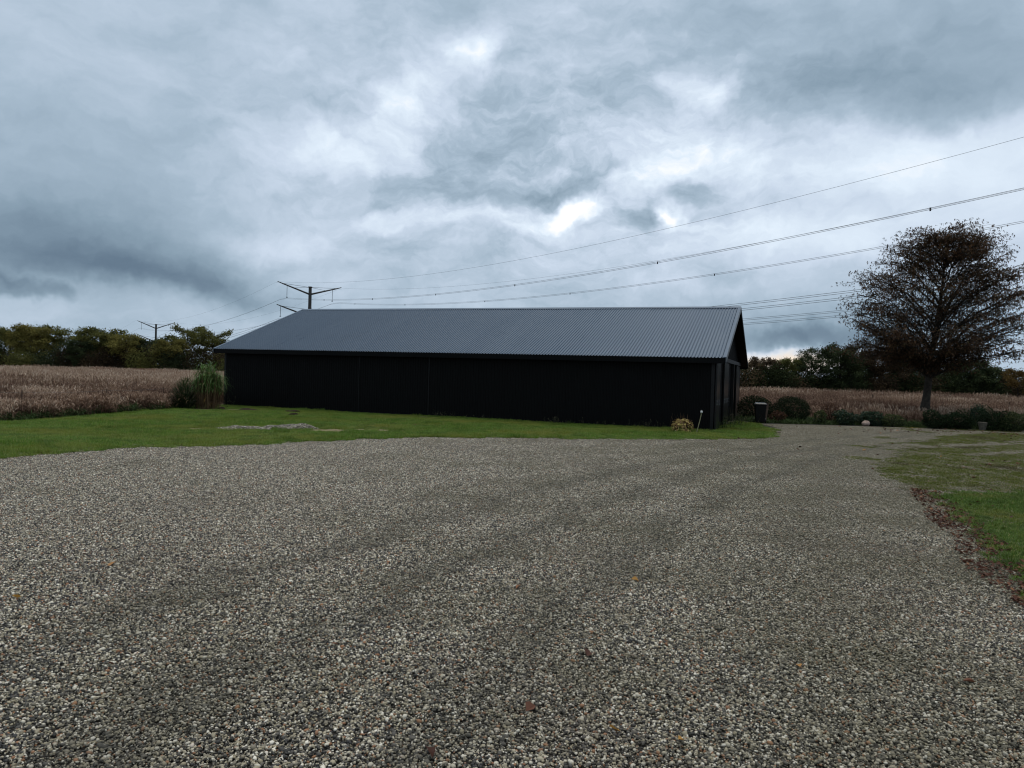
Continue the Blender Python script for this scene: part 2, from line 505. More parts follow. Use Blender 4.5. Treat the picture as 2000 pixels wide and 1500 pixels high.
def cells(name, x0, x1, y0, y1, st, test, zoff, m):
    xs = np.arange(x0, x1 + 1e-6, st); ys = np.arange(y0, y1 + 1e-6, st)
    gx, gy = np.meshgrid(xs, ys)
    nx = len(xs)
    v = np.stack([gx.ravel(), gy.ravel(), (hz(gx, gy) + zoff).ravel()], 1)
    cx, cy = np.meshgrid(xs[:-1] + st / 2, ys[:-1] + st / 2)
    ok = test(cx, cy)
    j, i = np.nonzero(ok)
    a = j * nx + i
    f = np.stack([a, a + 1, a + 1 + nx, a + nx], 1)
    u, inv = np.unique(f.ravel(), return_inverse=True)
    return obj(name, mesh(name, v[u], inv.reshape(-1, 4), m, smooth=True))

def ground_mat(name, stops, sc, bump=0.5, sc2=40):
    m, t, p = mat(name, 0.95, 0.1)
    g = N(t, 'ShaderNodeNewGeometry')
    f = mth(t, 'ADD', mth(t, 'MULTIPLY', noise(t, sc, 6, 0.6, g.outputs['Position']), 0.55), mth(t, 'MULTIPLY', noise(t, sc2, 5, 0.7, g.outputs['Position']), 0.45))
    L(t, ramp(t, f, stops), p.inputs['Base Color'])
    b = N(t, 'ShaderNodeBump'); b.inputs['Strength'].default_value = bump; b.inputs['Distance'].default_value = 0.03
    L(t, noise(t, sc2, 6, 0.7, g.outputs['Position']), b.inputs['Height']); L(t, b.outputs[0], p.inputs['Normal'])
    return m

MT['field_soil'] = ground_mat('field_soil', [(0.3, (0.05, 0.038, 0.025)), (0.7, (0.11, 0.08, 0.055))], 0.4, 0.5, 5)
MT['gravel_base'] = ground_mat('packed_gravel_fines', [(0.3, (0.035, 0.031, 0.026)), (0.7, (0.085, 0.077, 0.066))], 1.2, 0.6, 60)
MT['lawn_soil'] = ground_mat('lawn_thatch', [(0.3, (0.035, 0.055, 0.010)), (0.7, (0.075, 0.095, 0.022))], 0.8, 0.6, 30)

tag(obj('ground', mesh('ground', [(-3000, -300, -0.09), (3000, -300, -0.09), (3000, 5000, -0.09), (-3000, 5000, -0.09)], [(0, 1, 2, 3)], 'field_soil')), 'flat brown field soil reaching to the horizon', None, kind='structure')
tag(cells('gravel_yard', -20, 40, -6, 41, 0.5, lambda x, y: ~inpoly(x, y, LAWN) & ~((x < -10) & (y > 16)) & ((y < 37.0) | (x < 12)), -0.010, 'gravel_base'),
    'gravel yard in front of the barn', None, kind='structure')
tag(cells('lawn', -36, 14, 3, 42, 0.2, lambda x, y: inpoly(x, y, LAWN), 0.012, 'lawn_soil'), 'mown lawn between gravel yard and barn', None, kind='structure')
tag(cells('side_lawn', 3, 19, 2, 18, 0.2, lambda x, y: inpoly(x, y, LAWN2), 0.014, 'lawn_soil'), 'small lawn at the right edge of the gravel', None, kind='structure')

# ------------------------------------------------------------------ gravel
PEB = [(0.0, (0.022, 0.021, 0.021)), (0.20, (0.048, 0.046, 0.045)), (0.36, (0.115, 0.105, 0.092)), (0.50, (0.22, 0.195, 0.15)), (0.64, (0.38, 0.33, 0.225)),
       (0.76, (0.47, 0.42, 0.32)), (0.86, (0.70, 0.65, 0.54)), (0.935, (0.92, 0.87, 0.76)), (0.95, (0.26, 0.12, 0.06)), (1.0, (0.36, 0.18, 0.09))]
def pebble_mat():
    m, t, p = mat('river_gravel', 0.62, 0.35)
    a = N(t, 'ShaderNodeAttribute', attribute_name='v')
    col = ramp(t, a.outputs['Fac'], PEB)
    g = N(t, 'ShaderNodeNewGeometry')
    sx = N(t, 'ShaderNodeSeparateXYZ'); L(t, g.outputs['Position'], sx.inputs[0])
    # moss and fines tint to the right, with that side's weaker light painted in
    side = N(t, 'ShaderNodeMapRange'); side.inputs['From Min'].default_value = -5; side.inputs['From Max'].default_value = 9
    side.inputs['To Min'].default_value = 0.0; side.inputs['To Max'].default_value = 0.36
    L(t, sx.outputs[0], side.inputs[0])
    f = mth(t, 'ADD', noise(t, 0.55, 5, 0.65, g.outputs['Position']), side.outputs[0])
    mr = N(t, 'ShaderNodeMapRange'); mr.inputs['From Min'].default_value = 0.52; mr.inputs['From Max'].default_value = 0.85
    mr.inputs['To Max'].default_value = 0.62
    L(t, f, mr.inputs[0])
    col = mixc(t, mr.outputs[0], col, (0.095, 0.084, 0.042))
    f2 = noise(t, 0.33, 4, 0.6, g.outputs['Position'])
    mr2 = N(t, 'ShaderNodeMapRange'); mr2.inputs['From Min'].default_value = 0.5; mr2.inputs['From Max'].default_value = 0.75; mr2.inputs['To Max'].default_value = 0.35
    L(t, f2, mr2.inputs[0])
    col = mixc(t, mr2.outputs[0], col, (0.12, 0.09, 0.07))
    # wheel tracks curving from the foreground towards the drive
    yy = sx.outputs[1]
    cur = mth(t, 'ADD', mth(t, 'MULTIPLY', mth(t, 'MULTIPLY', yy, yy), 0.01405), mth(t, 'MULTIPLY_ADD', yy, 0.221, -3.243))
    dv = mth(t, 'ADD', mth(t, 'SUBTRACT', sx.outputs[0], cur), mth(t, 'MULTIPLY', mth(t, 'SUBTRACT', noise(t, 0.5, 3, 0.5, g.outputs['Position']), 0.5), 1.6))
    st_ = mth(t, 'MULTIPLY_ADD', mth(t, 'COSINE', mth(t, 'MULTIPLY', dv, 2 * PI / 1.7)), 0.5, 0.5)
    fade = N(t, 'ShaderNodeMapRange', interpolation_type='SMOOTHSTEP'); fade.inputs['From Min'].default_value = 1.2; fade.inputs['From Max'].default_value = 4.2
    fade.inputs['To Min'].default_value = 0.36; fade.inputs['To Max'].default_value = 0.0
    L(t, mth(t, 'ABSOLUTE', dv), fade.inputs[0])
    patch = noise(t, 1.3, 5, 0.7, g.outputs['Position'])
    amt = mth(t, 'MULTIPLY', mth(t, 'MULTIPLY', mth(t, 'POWER', st_, 2.2), fade.outputs[0]), mth(t, 'MULTIPLY', patch, 1.9))
    col = mixc(t, mth(t, 'MINIMUM', amt, 0.75), col, (0.055, 0.050, 0.032))
    # scattered damp dark spots
    spot = N(t, 'ShaderNodeMapRange'); spot.inputs['From Min'].default_value = 0.60; spot.inputs['From Max'].default_value = 0.74; spot.inputs['To Max'].default_value = 0.55
    L(t, noise(t, 2.6, 4, 0.6, g.outputs['Position']), spot.inputs[0])
    col = mixc(t, spot.outputs[0], col, (0.055, 0.046, 0.036))
    col = mixc(t, 1.0, col, (0.95, 0.923, 0.88), 'MULTIPLY')
    L(t, col, p.inputs['Base Color'])
    return m
MT['pebble'] = pebble_mat()
ph = (1 + 5 ** 0.5) / 2
ICO = np.array([(-1, ph, 0), (1, ph, 0), (-1, -ph, 0), (1, -ph, 0), (0, -1, ph), (0, 1, ph), (0, -1, -ph), (0, 1, -ph), (ph, 0, -1), (ph, 0, 1), (-ph, 0, -1), (-ph, 0, 1)]) / math.sqrt(1 + ph * ph)
ICF = np.array([(0, 11, 5), (0, 5, 1), (0, 1, 7), (0, 7, 10), (0, 10, 11), (1, 5, 9), (5, 11, 4), (11, 10, 2), (10, 7, 6), (7, 1, 8), (3, 9, 4), (3, 4, 2), (3, 2, 6), (3, 6, 8), (3, 8, 9), (4, 9, 5), (2, 4, 11), (6, 2, 10), (8, 6, 7), (9, 8, 1)])

def rotmats(n, tilt=0.5):
    a = R.uniform(0, 2 * PI, n); b = R.normal(0, tilt, n); c = R.normal(0, tilt, n)
    def rx(t): o = np.ones_like(t); z = 0 * o; return np.stack([o, z, z, z, np.cos(t), -np.sin(t), z, np.sin(t), np.cos(t)], 1).reshape(-1, 3, 3)
    def ry(t): o = np.ones_like(t); z = 0 * o; return np.stack([np.cos(t), z, np.sin(t), z, o, z, -np.sin(t), z, np.cos(t)], 1).reshape(-1, 3, 3)
    def rz(t): o = np.ones_like(t); z = 0 * o; return np.stack([np.cos(t), -np.sin(t), z, np.sin(t), np.cos(t), z, z, z, o], 1).reshape(-1, 3, 3)
    return rz(a) @ rx(b) @ ry(c)

def pebbles(c, rad):
    n = len(c)
    s = np.stack([rad * R.uniform(0.9, 1.35, n), rad * R.uniform(0.75, 1.05, n), rad * R.uniform(0.5, 0.8, n)], 1)
    v = ICO[None] * s[:, None, :] * R.uniform(0.82, 1.14, (n, 12, 1))
    v = np.einsum('nij,nkj->nki', rotmats(n), v) + c[:, None, :]
    f = (np.arange(n) * 12)[:, None, None] + ICF[None]
    return v.reshape(-1, 3), f.reshape(-1, 3), np.repeat(R.random(n), 12)

src = []
for k in range(4):
    n = 6900
    rad = np.clip(R.lognormal(math.log(0.0077), 0.36, n), 0.0035, 0.019)
    c = np.stack([R.uniform(-.5, .5, n), R.uniform(-.5, .5, n), R.uniform(-0.002, 0.009, n)], 1)
    v, f, a = pebbles(c, rad)
    src.append(mesh('gravel_patch', v, f, 'pebble', a, smooth=True))
x, y = grid_pts(-20, 34, 2, 38, 1.0)
ok = (np.abs(x) < 0.74 * y + 2.6) & ~inpoly(x, y, [(px, py) for px, py in LAWN]) & ~((x < -10.5) & (y > 17)) & ~inpoly(x, y, [(6.2, 4), (7.6, 9.5), (9.5, 13.5), (18, 15), (18, 3)])
ok &= ~((y > 36.4) & (x > 12)) & (x < 30)
# keep patches that only touch the lawn's rim: they run under the turf edge
xe, ye = x.copy(), y.copy()
rim = np.zeros(len(x), bool)
for dx in (-.6, 0, .6):
    for dy in (-.6, 0, .6):
        rim |= ~inpoly(x + dx, y + dy, LAWN)
ok2 = rim & inpoly(x, y, LAWN) & (np.abs(x) < 0.74 * y + 2.6) & (y < 30) & (x > -14)
ok = ok | ok2
x, y = x[ok], y[ok]
n = len(x)
scatter('gravel', np.stack([x, y, hz(x, y) + 0.002], 1), np.stack([np.zeros(n), np.zeros(n), R.integers(0, 4, n) * PI / 2], 1), np.ones((n, 3)),
        R.integers(0, 4, n), src, 'loose grey and beige gravel covering the yard')

# ------------------------------------------------------------------ grass
MT['grass'] = vmat('lawn_grass', [(0.0, (0.060, 0.120, 0.012)), (0.5, (0.120, 0.225, 0.024)), (0.85, (0.19, 0.30, 0.04)), (1.0, (0.40, 0.36, 0.13))], 0.55, 0.25, 0.35,
                   world=[(0.30, (0.24, 0.23, 0.04), 0.46, 0.74, 'MIX'), (1.4, (0.075, 0.13, 0.016), 0.46, 0.72, 'MIX'), (5.0, (0.22, 0.23, 0.05), 0.54, 0.75, 'MIX')])
MT['side_grass'] = vmat('darker_side_grass', [(0.0, (0.042, 0.085, 0.010)), (0.5, (0.085, 0.16, 0.018)), (0.85, (0.14, 0.22, 0.03)), (1.0, (0.34, 0.30, 0.11))], 0.6, 0.2, 0.3,
                   world=[(0.8, (0.16, 0.17, 0.03), 0.46, 0.72, 'MIX'), (2.6, (0.05, 0.085, 0.012), 0.48, 0.70, 'MIX')])  # darker, patchier green than the main lawn
MT['moss'] = vmat('mossy_grass', [(0.0, (0.06, 0.082, 0.013)), (0.5, (0.12, 0.142, 0.024)), (0.85, (0.18, 0.185, 0.038)), (1.0, (0.24, 0.15, 0.07))], 0.7, 0.15, 0.2,
                  world=[(0.5, (0.07, 0.05, 0.03), 0.52, 0.75, 'MIX')])
def turf(n, side, h0, h1, w, m):
    nc = 34
    cc_ = R.uniform(-side / 2, side / 2, (nc, 2)); ch = R.uniform(0.6, 1.25, nc); cvv = R.normal(0, 0.16, nc); ci_ = R.integers(0, nc, n)
    pos = np.where((R.random(n) < 0.7)[:, None], cc_[ci_] + R.normal(0, 0.028, (n, 2)), R.uniform(-side / 2, side / 2, (n, 2)))
    b = np.concatenate([pos, np.zeros((n, 1))], 1)
    h0 = h0 * ch[ci_]; h1 = h1 * ch[ci_]
    v, f, a = ribbons(b, R.uniform(0, 2 * PI, n), R.uniform(0.8, 1.5, n), R.uniform(0.2, 1.5, n), R.uniform(h0, h1, n), R.uniform(w * .7, w * 1.3, n), 2, np.clip(R.beta(2, 2, n) * 0.92 + cvv[ci_] + (R.random(n) < .03) * .5, 0, 1))
    return mesh('turf', v, f, m, a)
srcg = [turf(950, 0.5, 0.035, 0.085, 0.006, 'grass') for _ in range(3)]
HEAP = (-8.25, 25.0)
BARE = [(-14.2, 35.0, 1.5, 0.5, 0.2), (-8.2, 24.95, 1.75, 0.5, 0.36), (-5.4, 25.4, 1.6, 0.45, 0.3), (-10.4, 24.2, 1.0, 0.22, 0.3), (-4.6, 33.9, 1.6, 0.22, -0.36), (1.0, 32.0, 2.2, 0.22, -0.36), (-6.2, 24.6, 1.1, 0.2, 0.2)]
def bare(x, y, g=1.0):
    r = np.zeros(np.shape(x), bool)
    for cx, cy, a, b, t in BARE:
        dx, dy = x - cx, y - cy
        u = dx * math.cos(t) + dy * math.sin(t); w = -dx * math.sin(t) + dy * math.cos(t)
        r |= (u / (a * g)) ** 2 + (w / (b * g)) ** 2 < 1
    return r
x, y = grid_pts(-34, 13, 5, 40, 0.42, 0.06)
wob = 0.6 * (vnoise(x, y, 0.9, 3) - 0.5) + 0.25 * (vnoise(x, y, 0.35, 13) - 0.5)
ok = inpoly(x + wob, y + wob, LAWN) & (np.abs(x) < 0.76 * y + 2)
bb = bare(x + wob, y + wob * 0.3, 0.95)
ok &= ~(bb & (R.random(len(x)) < 0.72))
x, y = x[ok], y[ok]; n = len(x)
hs = (0.55 + 0.7 * vnoise(x, y, 2.5, 4) + 0.35 * vnoise(x, y, 0.8, 5)) * np.where(R.random(n) < 0.10, 1.7, 1.0)
scatter('grass', np.stack([x, y, hz(x, y) + 0.013], 1), np.stack([np.zeros(n), np.zeros(n), R.uniform(0, 2 * PI, n)], 1), np.stack([np.full(n, 1.0), np.full(n, 1.0), hs], 1),
        R.integers(0, 3, n), srcg, 'short green grass of the lawn before the barn')
x, y = grid_pts(3, 18, 3, 17, 0.36, 0.06)
wob = 0.3 * (vnoise(x, y, 0.7, 6) - 0.5)
ok = inpoly(x + wob, y + wob, LAWN2) & (np.abs(x) < 0.76 * y + 2)
x, y = x[ok], y[ok]; n = len(x)
scatter('side_grass', np.stack([x, y, hz(x, y) + 0.014], 1), np.stack([np.zeros(n), np.zeros(n), R.uniform(0, 2 * PI, n)], 1), np.stack([np.ones(n), np.ones(n), 0.6 + 0.5 * vnoise(x, y, 1.5, 8)], 1),
        R.integers(0, 3, n), [turf(950, 0.5, 0.03, 0.085, 0.006, 'side_grass') for _ in range(3)], 'short green grass at the right edge of the yard')
# thin mossy grass creeping over the gravel, left out on the two wheel tracks
srcm = [turf(680, 0.5, 0.015, 0.04, 0.007, 'moss') for _ in range(3)]
x, y = grid_pts(6, 34, 13, 36.6, 0.34, 0.12)
def near(x, y, a, b):
    a, b = np.array(a), np.array(b); d = b - a; l = np.hypot(*d); d /= l
    t = np.clip((x - a[0]) * d[0] + (y - a[1]) * d[1], 0, l)
    return np.hypot(x - a[0] - d[0] * t, y - a[1] - d[1] * t)
trk = (near(x, y, (11.5, 23.4), (19.8, 28.4)) < 0.42) | (near(x, y, (19.8, 28.4), (30, 32.5)) < 0.42) | (near(x, y, (14.2, 22.5), (19.0, 25.6)) < 0.38) | (near(x, y, (19.0, 25.6), (30, 30.3)) < 0.38)
edge = 0.55 + 0.9 * (vnoise(x, y, 1.6, 9) - 0.5)
den = np.where(inpoly(x, y, MOSS), 0.95, 0.0) * np.where(trk, 0.12, 1)
shift = inpoly(x + 1.6, y - 1.2, MOSS) & ~inpoly(x, y, MOSS)
den = np.maximum(den, shift * 0.25 * (vnoise(x, y, 1.2, 10) > 0.6))
far = (y > 31) & (x > 14) & (y < 36.6)
den = np.maximum(den, far * 0.4 * (vnoise(x, y, 1.5, 11) > 0.4) * (x > 18))
ok = (R.random(len(x)) < den) & (np.abs(x) < 0.76 * y + 2)
x, y = x[ok], y[ok]; n = len(x)
scatter('moss', np.stack([x, y, hz(x, y) + 0.008], 1), np.stack([np.zeros(n), np.zeros(n), R.uniform(0, 2 * PI, n)], 1), np.stack([np.ones(n), np.ones(n), R.uniform(.7, 1.3, n)], 1),
        R.integers(0, 3, n), srcm, 'thin yellow-green moss and grass over the gravel drive')

# ------------------------------------------------------------------ reed field
MT['reed'] = vmat('dry_reed', [(0.0, (0.07, 0.042, 0.026)), (0.25, (0.17, 0.10, 0.06)), (0.5, (0.24, 0.155, 0.105)), (0.75, (0.37, 0.265, 0.185)), (1.0, (0.56, 0.445, 0.345))], 0.85, 0.1, 0.25,
                  world=[(0.09, (0.20, 0.11, 0.07), 0.5, 0.70, 'MIX')])
MT['weedbrown'] = vmat('brown_weed', [(0.0, (0.04, 0.024, 0.018)), (0.5, (0.12, 0.07, 0.05)), (1.0, (0.27, 0.175, 0.12))], 0.85, 0.1, 0.2)
MT['weedgreen'] = vmat('green_weed', [(0.0, (0.018, 0.035, 0.010)), (0.6, (0.05, 0.085, 0.024)), (1.0, (0.16, 0.17, 0.07))], 0.7, 0.15, 0.25)
def reedtile(side, n, h0, h1, m, heads=True, dark=0.0):
    b = np.stack([R.uniform(-side / 2, side / 2, n), R.uniform(-side / 2, side / 2, n), np.full(n, -0.08)], 1)
    h = R.uniform(h0, h1, n); a = R.uniform(0, 2 * PI, n); e = R.uniform(1.3, 1.56, n)
    P = [ribbons(b, a, e, R.uniform(0, 0.25, n), h, 0.013, 2, np.clip(R.normal(0.35 - dark, 0.12, n), 0, 1), 0.5)]
    tipd = np.stack([np.cos(e) * np.cos(a), np.cos(e) * np.sin(a), np.sin(e)], 1)
    for q in range(2):
        t = R.uniform(0.25, 0.85, n)
        P.append(ribbons(b + tipd * (h * t)[:, None], R.uniform(0, 2 * PI, n), R.uniform(0.6, 1.2, n), R.uniform(0.8, 2.2, n), R.uniform(0.25, 0.45, n), 0.022, 2, np.clip(R.normal(0.5 - dark, 0.15, n), 0, 1)))
    if heads:
        for q in range(2):
            P.append(ribbons(b + tipd * (h * R.uniform(0.86, 0.97, n))[:, None], R.uniform(0, 2 * PI, n), R.uniform(0.9, 1.5, n), R.uniform(0.2, 1.4, n), R.uniform(0.12, 0.24, n), 0.035, 2, np.clip(R.normal(0.82 - dark, 0.12, n), 0, 1)))
    v, f, at_ = join(P)
    return mesh('reeds', v, f, m, at_)
srcr = [reedtile(2.2, 300, 0.75, 1.45, 'reed') for _ in range(3)]                      # 0-2 pale reeds
srcr += [reedtile(2.2, 210, 0.6, 1.5, 'weedbrown', True, 0.05) for _ in range(2)]   # 3-4 brown dock
srcr += [reedtile(1.8, 130, 0.35, 0.9, 'weedgreen', False) for _ in range(2)]       # 5-6 green weeds
x, y = grid_pts(-100, 90, 16, 118, 1.75, 0.85)
# front edge of the field
fx = np.array([-100, -34, -20, -17.3, -16.9, -16.7, -16.5, 12, 13, 26, 90]); fy = np.array([-20, 17.5, 24.3, 26.2, 30.1, 35.6, 52, 52, 41.8, 41.5, 41.5])
front = np.interp(x, fx, fy)
back = np.interp(x / y, [-0.7, -0.35, 0.3, 0.7], [113, 113, 83, 80])
ok = (y > front) & (y < back) & (np.abs(x) < 0.74 * y + 6)
ok &= (x > -16) == (x > -16)
x, y, front = x[ok], y[ok], front[ok]; n = len(x)
dist = y - front
idx = R.integers(0, 3, n)
q = vnoise(x, y, 7, 21)
nearb = np.interp(dist, [0, 8, 16, 26], [0.30, 0.36, 0.58, 0.74]) - (x > 0) * np.interp(dist, [0, 8, 40], [0.0, 0.20, 0.26])
idx = np.where(0.6 * q + 0.4 * vnoise(x, y, 2.6, 29) + R.normal(0, .13, n) > nearb, R.integers(3, 5, n), idx)
idx = np.where((vnoise(x, y, 4, 22) > 0.80) & (dist < 22), R.integers(5, 7, n), idx)
hs = (0.78 + 0.36 * vnoise(x, y, 5, 23)) * np.interp(dist, [0, 2, 6, 18], [0.32, 0.55, 0.8, 1.0]) * R.uniform(0.72, 1.12, n)
scatter('dry_reeds', np.stack([x, y, np.zeros(n)], 1), np.stack([np.zeros(n), np.zeros(n), R.uniform(0, 2 * PI, n)], 1), np.stack([np.ones(n), np.ones(n), hs], 1), idx, srcr,
        'tall dry reeds and brown weeds filling the field')
# rough green verge where lawn meets the field
srcv = [reedtile(0.9, 70, 0.15, 0.5, 'weedgreen', False) for _ in range(2)] + [reedtile(0.9, 60, 0.3, 0.8, 'weedbrown', True), reedtile(0.9, 60, 0.35, 0.8, 'reed', True)]
t = R.random(420)
x = np.interp(t, [0, .35, .5, .6, .7, 1], [-34, -20, -17.1, -16.8, -16.5, -16.2]); y = np.interp(t, [0, .35, .5, .6, .7, 1], [16.4, 23.2, 25.1, 28.6, 31.6, 36]) + R.normal(0.5, 0.5, 420)
x = x - np.abs(R.normal(0.2, 0.4, 420)); n = len(x)
scatter('rough_verge', np.stack([x, y, np.zeros(n)], 1), np.stack([np.zeros(n), np.zeros(n), R.uniform(0, 2 * PI, n)], 1), np.stack([np.ones(n), np.ones(n), R.uniform(.5, 1.1, n)], 1), np.where(R.random(n) < .62, R.integers(0, 2, n), R.integers(2, 4, n)), srcv,
        'uneven green weeds along the lawn and field edge')

# ------------------------------------------------------------------ barn
barn = thing('barn', 'long low black steel barn with slate grey ribbed roof', 'barn', (BX, BY, 0), -BA)
th = math.atan((BZR - BZE) / (BW / 2))
zo = BZE - math.tan(th) * BOV
slope = (BW / 2 + BOV) / math.cos(th)
def ribprofile(n, pitch, h, pan=0.6, bev=0.14):
    pr = []
    for i in range(n):
        s = i * pitch
        pr += [(s, 0), (s + pitch * pan, 0), (s + pitch * (pan + bev), h), (s + pitch * (1 - bev), h)]
    pr.append((n * pitch, 0))
    return pr
def sheet(pr, ln, top=None, thick=0.004, m='roof', vertical=False):
    v, f = [], []; n = len(pr)
    for off in (0, -thick):
        for e in (0, 1):
            for (s, h) in pr:
                l_ = (top(s) if (e and top) else ln * e)
                v.append((s, -(h + off), l_) if vertical else (s, l_, h + off))
    for i in range(n - 1):
        f.append((i, i + 1, n + i + 1, n + i)); f.append((2 * n + i + 1, 2 * n + i, 3 * n + i, 3 * n + i + 1))
        f.append((i + 1, i, 2 * n + i, 2 * n + i + 1)); f.append((n + i, n + i + 1, 3 * n + i + 1, 3 * n + i))
    f.append((0, n, 3 * n, 2 * n)); f.append((n - 1, 3 * n - 1, 4 * n - 1, 2 * n - 1))
    return mesh('sheet', v, f, m)
roof = obj('roof', None, barn)
NS = 24
wd = (BL_ + 2 * BGO) / NS
rsh = sheet(ribprofile(8, wd / 8, 0.034, 0.52, 0.13), slope)
for i in range(NS):
    xx = -BL_ - BGO + i * wd
    dz = 0.0008 * (i % 2)
    obj('roof_sheet', rsh, roof, (xx, -BOV, zo + 0.16 + dz), (th + R.normal(0, 0.00015), 0, 0))
    obj('roof_sheet', rsh, roof, (xx + wd, BW + BOV, zo + 0.16 + dz), (th, 0, PI))
# roof deck under the sheets, fascia, ridge cap, verge trims
def deck(y0, y1, z0, z1, t, x0, x1):
    v = [(x0, y0, z0), (x1, y0, z0), (x1, y1, z1), (x0, y1, z1), (x0, y0, z0 - t), (x1, y0, z0 - t), (x1, y1, z1 - t), (x0, y1, z1 - t)]
    f = [(0, 1, 2, 3), (4, 7, 6, 5), (0, 4, 5, 1), (1, 5, 6, 2), (2, 6, 7, 3), (3, 7, 4, 0)]
    return v, f
for (y0, y1) in ((-BOV + 0.05, BW / 2 - 0.01), (BW + BOV - 0.05, BW / 2 + 0.01)):
    zz0 = zo + 0.15 + math.tan(th) * 0.05 - 0.006; zz1 = BZR + 0.15 - 0.01
    v, f = deck(y0, y1, zz0, zz1, 0.16, -BL_ - BGO + 0.03, BGO - 0.03)
    if y0 > y1: f = [q[::-1] for q in f]
    obj('roof_deck', mesh('roof_deck', v, f, 'barn_wall'), roof)
mb = MB().box(-BL_ - BGO + 0.02, BGO - 0.02, -BOV + 0.005, -BOV + 0.045, zo - 0.06, zo + 0.14)
mb.build('fascia', 'barn_wall', roof)
MB().box(-BL_ - BGO + 0.02, BGO - 0.02, BW + BOV - 0.045, BW + BOV - 0.005, zo - 0.06, zo + 0.14).build('fascia', 'barn_wall', roof)
# ridge cap: folded sheet
v, f = [], []
for xx in (-BL_ - BGO - 0.01, BGO + 0.01):
    for dy, dz in ((-0.22, -0.22 * math.tan(th)), (0, 0.012), (0.22, -0.22 * math.tan(th)), (0.22, -0.22 * math.tan(th) - 0.012), (0, -0.002), (-0.22, -0.22 * math.tan(th) - 0.012)):
        v.append((xx, BW / 2 + dy, BZR + 0.16 + 0.042 + dz))
for i in range(6):
    f.append((i, (i + 1) % 6, 6 + (i + 1) % 6, 6 + i))
f += [(5, 4, 3, 2, 1, 0), (6, 7, 8, 9, 10, 11)]
obj('ridge_cap', mesh('ridge_cap', v, f, 'roof'), roof)
# verge trims: an angle over the last rib and a board down the gable edge
for xe, sgn in ((BGO, 1), (-BL_ - BGO, -1)):
    for (ya, yb) in ((-BOV - 0.02, BW / 2 - 0.012), (BW + BOV + 0.02, BW / 2 + 0.012)):
        za = zo + 0.16 - 0.02 * math.tan(th); zb = BZR + 0.16
        x0, x1 = sorted((xe - sgn * 0.12, xe + sgn * 0.015))
        v, f = deck(ya, yb, za + 0.042, zb + 0.042, 0.012, x0, x1)
        obj('verge_cap', mesh('verge_cap', v, f, 'roof'), roof)
        x0, x1 = sorted((xe - sgn * 0.010, xe + sgn * 0.022))
        v, f = deck(ya, yb, za + 0.034, zb + 0.034, 0.21, x0, x1)
        obj('verge_board', mesh('verge_board', v, f, 'verge' if (ya < yb) else 'barn_wall'), roof)
# long front and back walls
wall = obj('front_wall', None, barn)
wsh_w = BL_ / NS
wsh = sheet(ribprofile(8, wsh_w / 8, 0.016, 0.5, 0.12), BZE + 0.1, None, 0.003, 'barn_wall', True)
for i in range(NS):
    obj('wall_sheet', wsh, wall, (-BL_ + i * wsh_w, -0.0015 * (i % 2), 0.03), (0, 0, 0))
bwall = obj('back_wall', None, barn)
for i in range(NS):
    obj('wall_sheet', wsh, bwall, (-BL_ + (i + 1) * wsh_w, BW + 0.0015 * (i % 2), 0.03), (0, 0, PI))
for s in (16.7, 12.9):
    MB().box(-s - 0.02, -s + 0.02, -0.034, -0.020, 0.04, BZE - 0.02).build('joint_strip', 'barn_trim', wall)
MB().box(-BL_ + 0.02, -0.02, -0.012, 0.1, -0.1, 0.045).build('plinth', 'gravel_base', wall)
# gable walls
for (xe, rz, yoff, nm) in ((0.0, PI / 2, 0.0, 'gable_wall'), (-BL_, -PI / 2, BW, 'gable_wall')):
    gw = obj(nm, None, barn)
    ng = 14; w_ = BW / ng
    for i in range(ng):
        y0 = i * w_
        def top(s, y0=y0):
            yy = y0 + s
            return BZE + math.tan(th) * min(yy, BW - yy) + 0.02
        me = sheet(ribprofile(8, w_ / 8, 0.016, 0.5, 0.12), 1, top, 0.003, 'barn_wall', True)
        yy = y0 if rz > 0 else BW - y0
        obj('wall_sheet', me, gw, (xe, yy, 0.02), (0, 0, rz))
# corner trims
for (cx, cy, dx, dy) in ((0, 0, 1, -1), (-BL_, 0, -1, -1), (0, BW, 1, 1), (-BL_, BW, -1, 1)):
    x0, x1 = sorted((cx - dx * 0.10, cx + dx * 0.024)); y0, y1 = sorted((cy - dy * 0.10, cy + dy * 0.024))
    MB().box(x0, x1, y0, y1, 0.0, BZE - 0.05).build('corner_trim', 'barn_trim', barn)
# gable end: smooth door leaves on a rail
for k, (t0, t1, nl) in enumerate(((0.16, 1.9, 2), (3.6, 6.2, 3), (11.0, 13.7, 0))):
    d = MB().box(0.05, 0.095, t0, t1, 0.06, 2.88).build('sliding_door', 'barn_gloss', barn)
    for ta in (t0, t1 - 0.07):
        MB().box(0.0955, 0.11, ta, ta + 0.07, 0.06, 2.88).build('door_frame', 'barn_trim', d)
    for j in range(nl):
        yc = t0 + (t1 - t0) * (j + 0.5) / nl
        MB().box(0.098, 0.116, yc - 0.20, yc + 0.20, 1.05, 1.075).box(0.098, 0.116, yc - 0.20, yc + 0.20, 1.20, 1.225).box(0.098, 0.116, yc - 0.2, yc - 0.15, 1.0765, 1.1985).build('door_latch', 'steelgrey', d)
MB().box(0.03, 0.16, 8.35, 8.62, 0.0, 2.90).build('door_post', 'barn_gloss', barn)
MB().box(0.03, 0.14, 0.12, BW - 0.12, 2.91, 3.09).build('door_rail', 'barn_trim', barn)

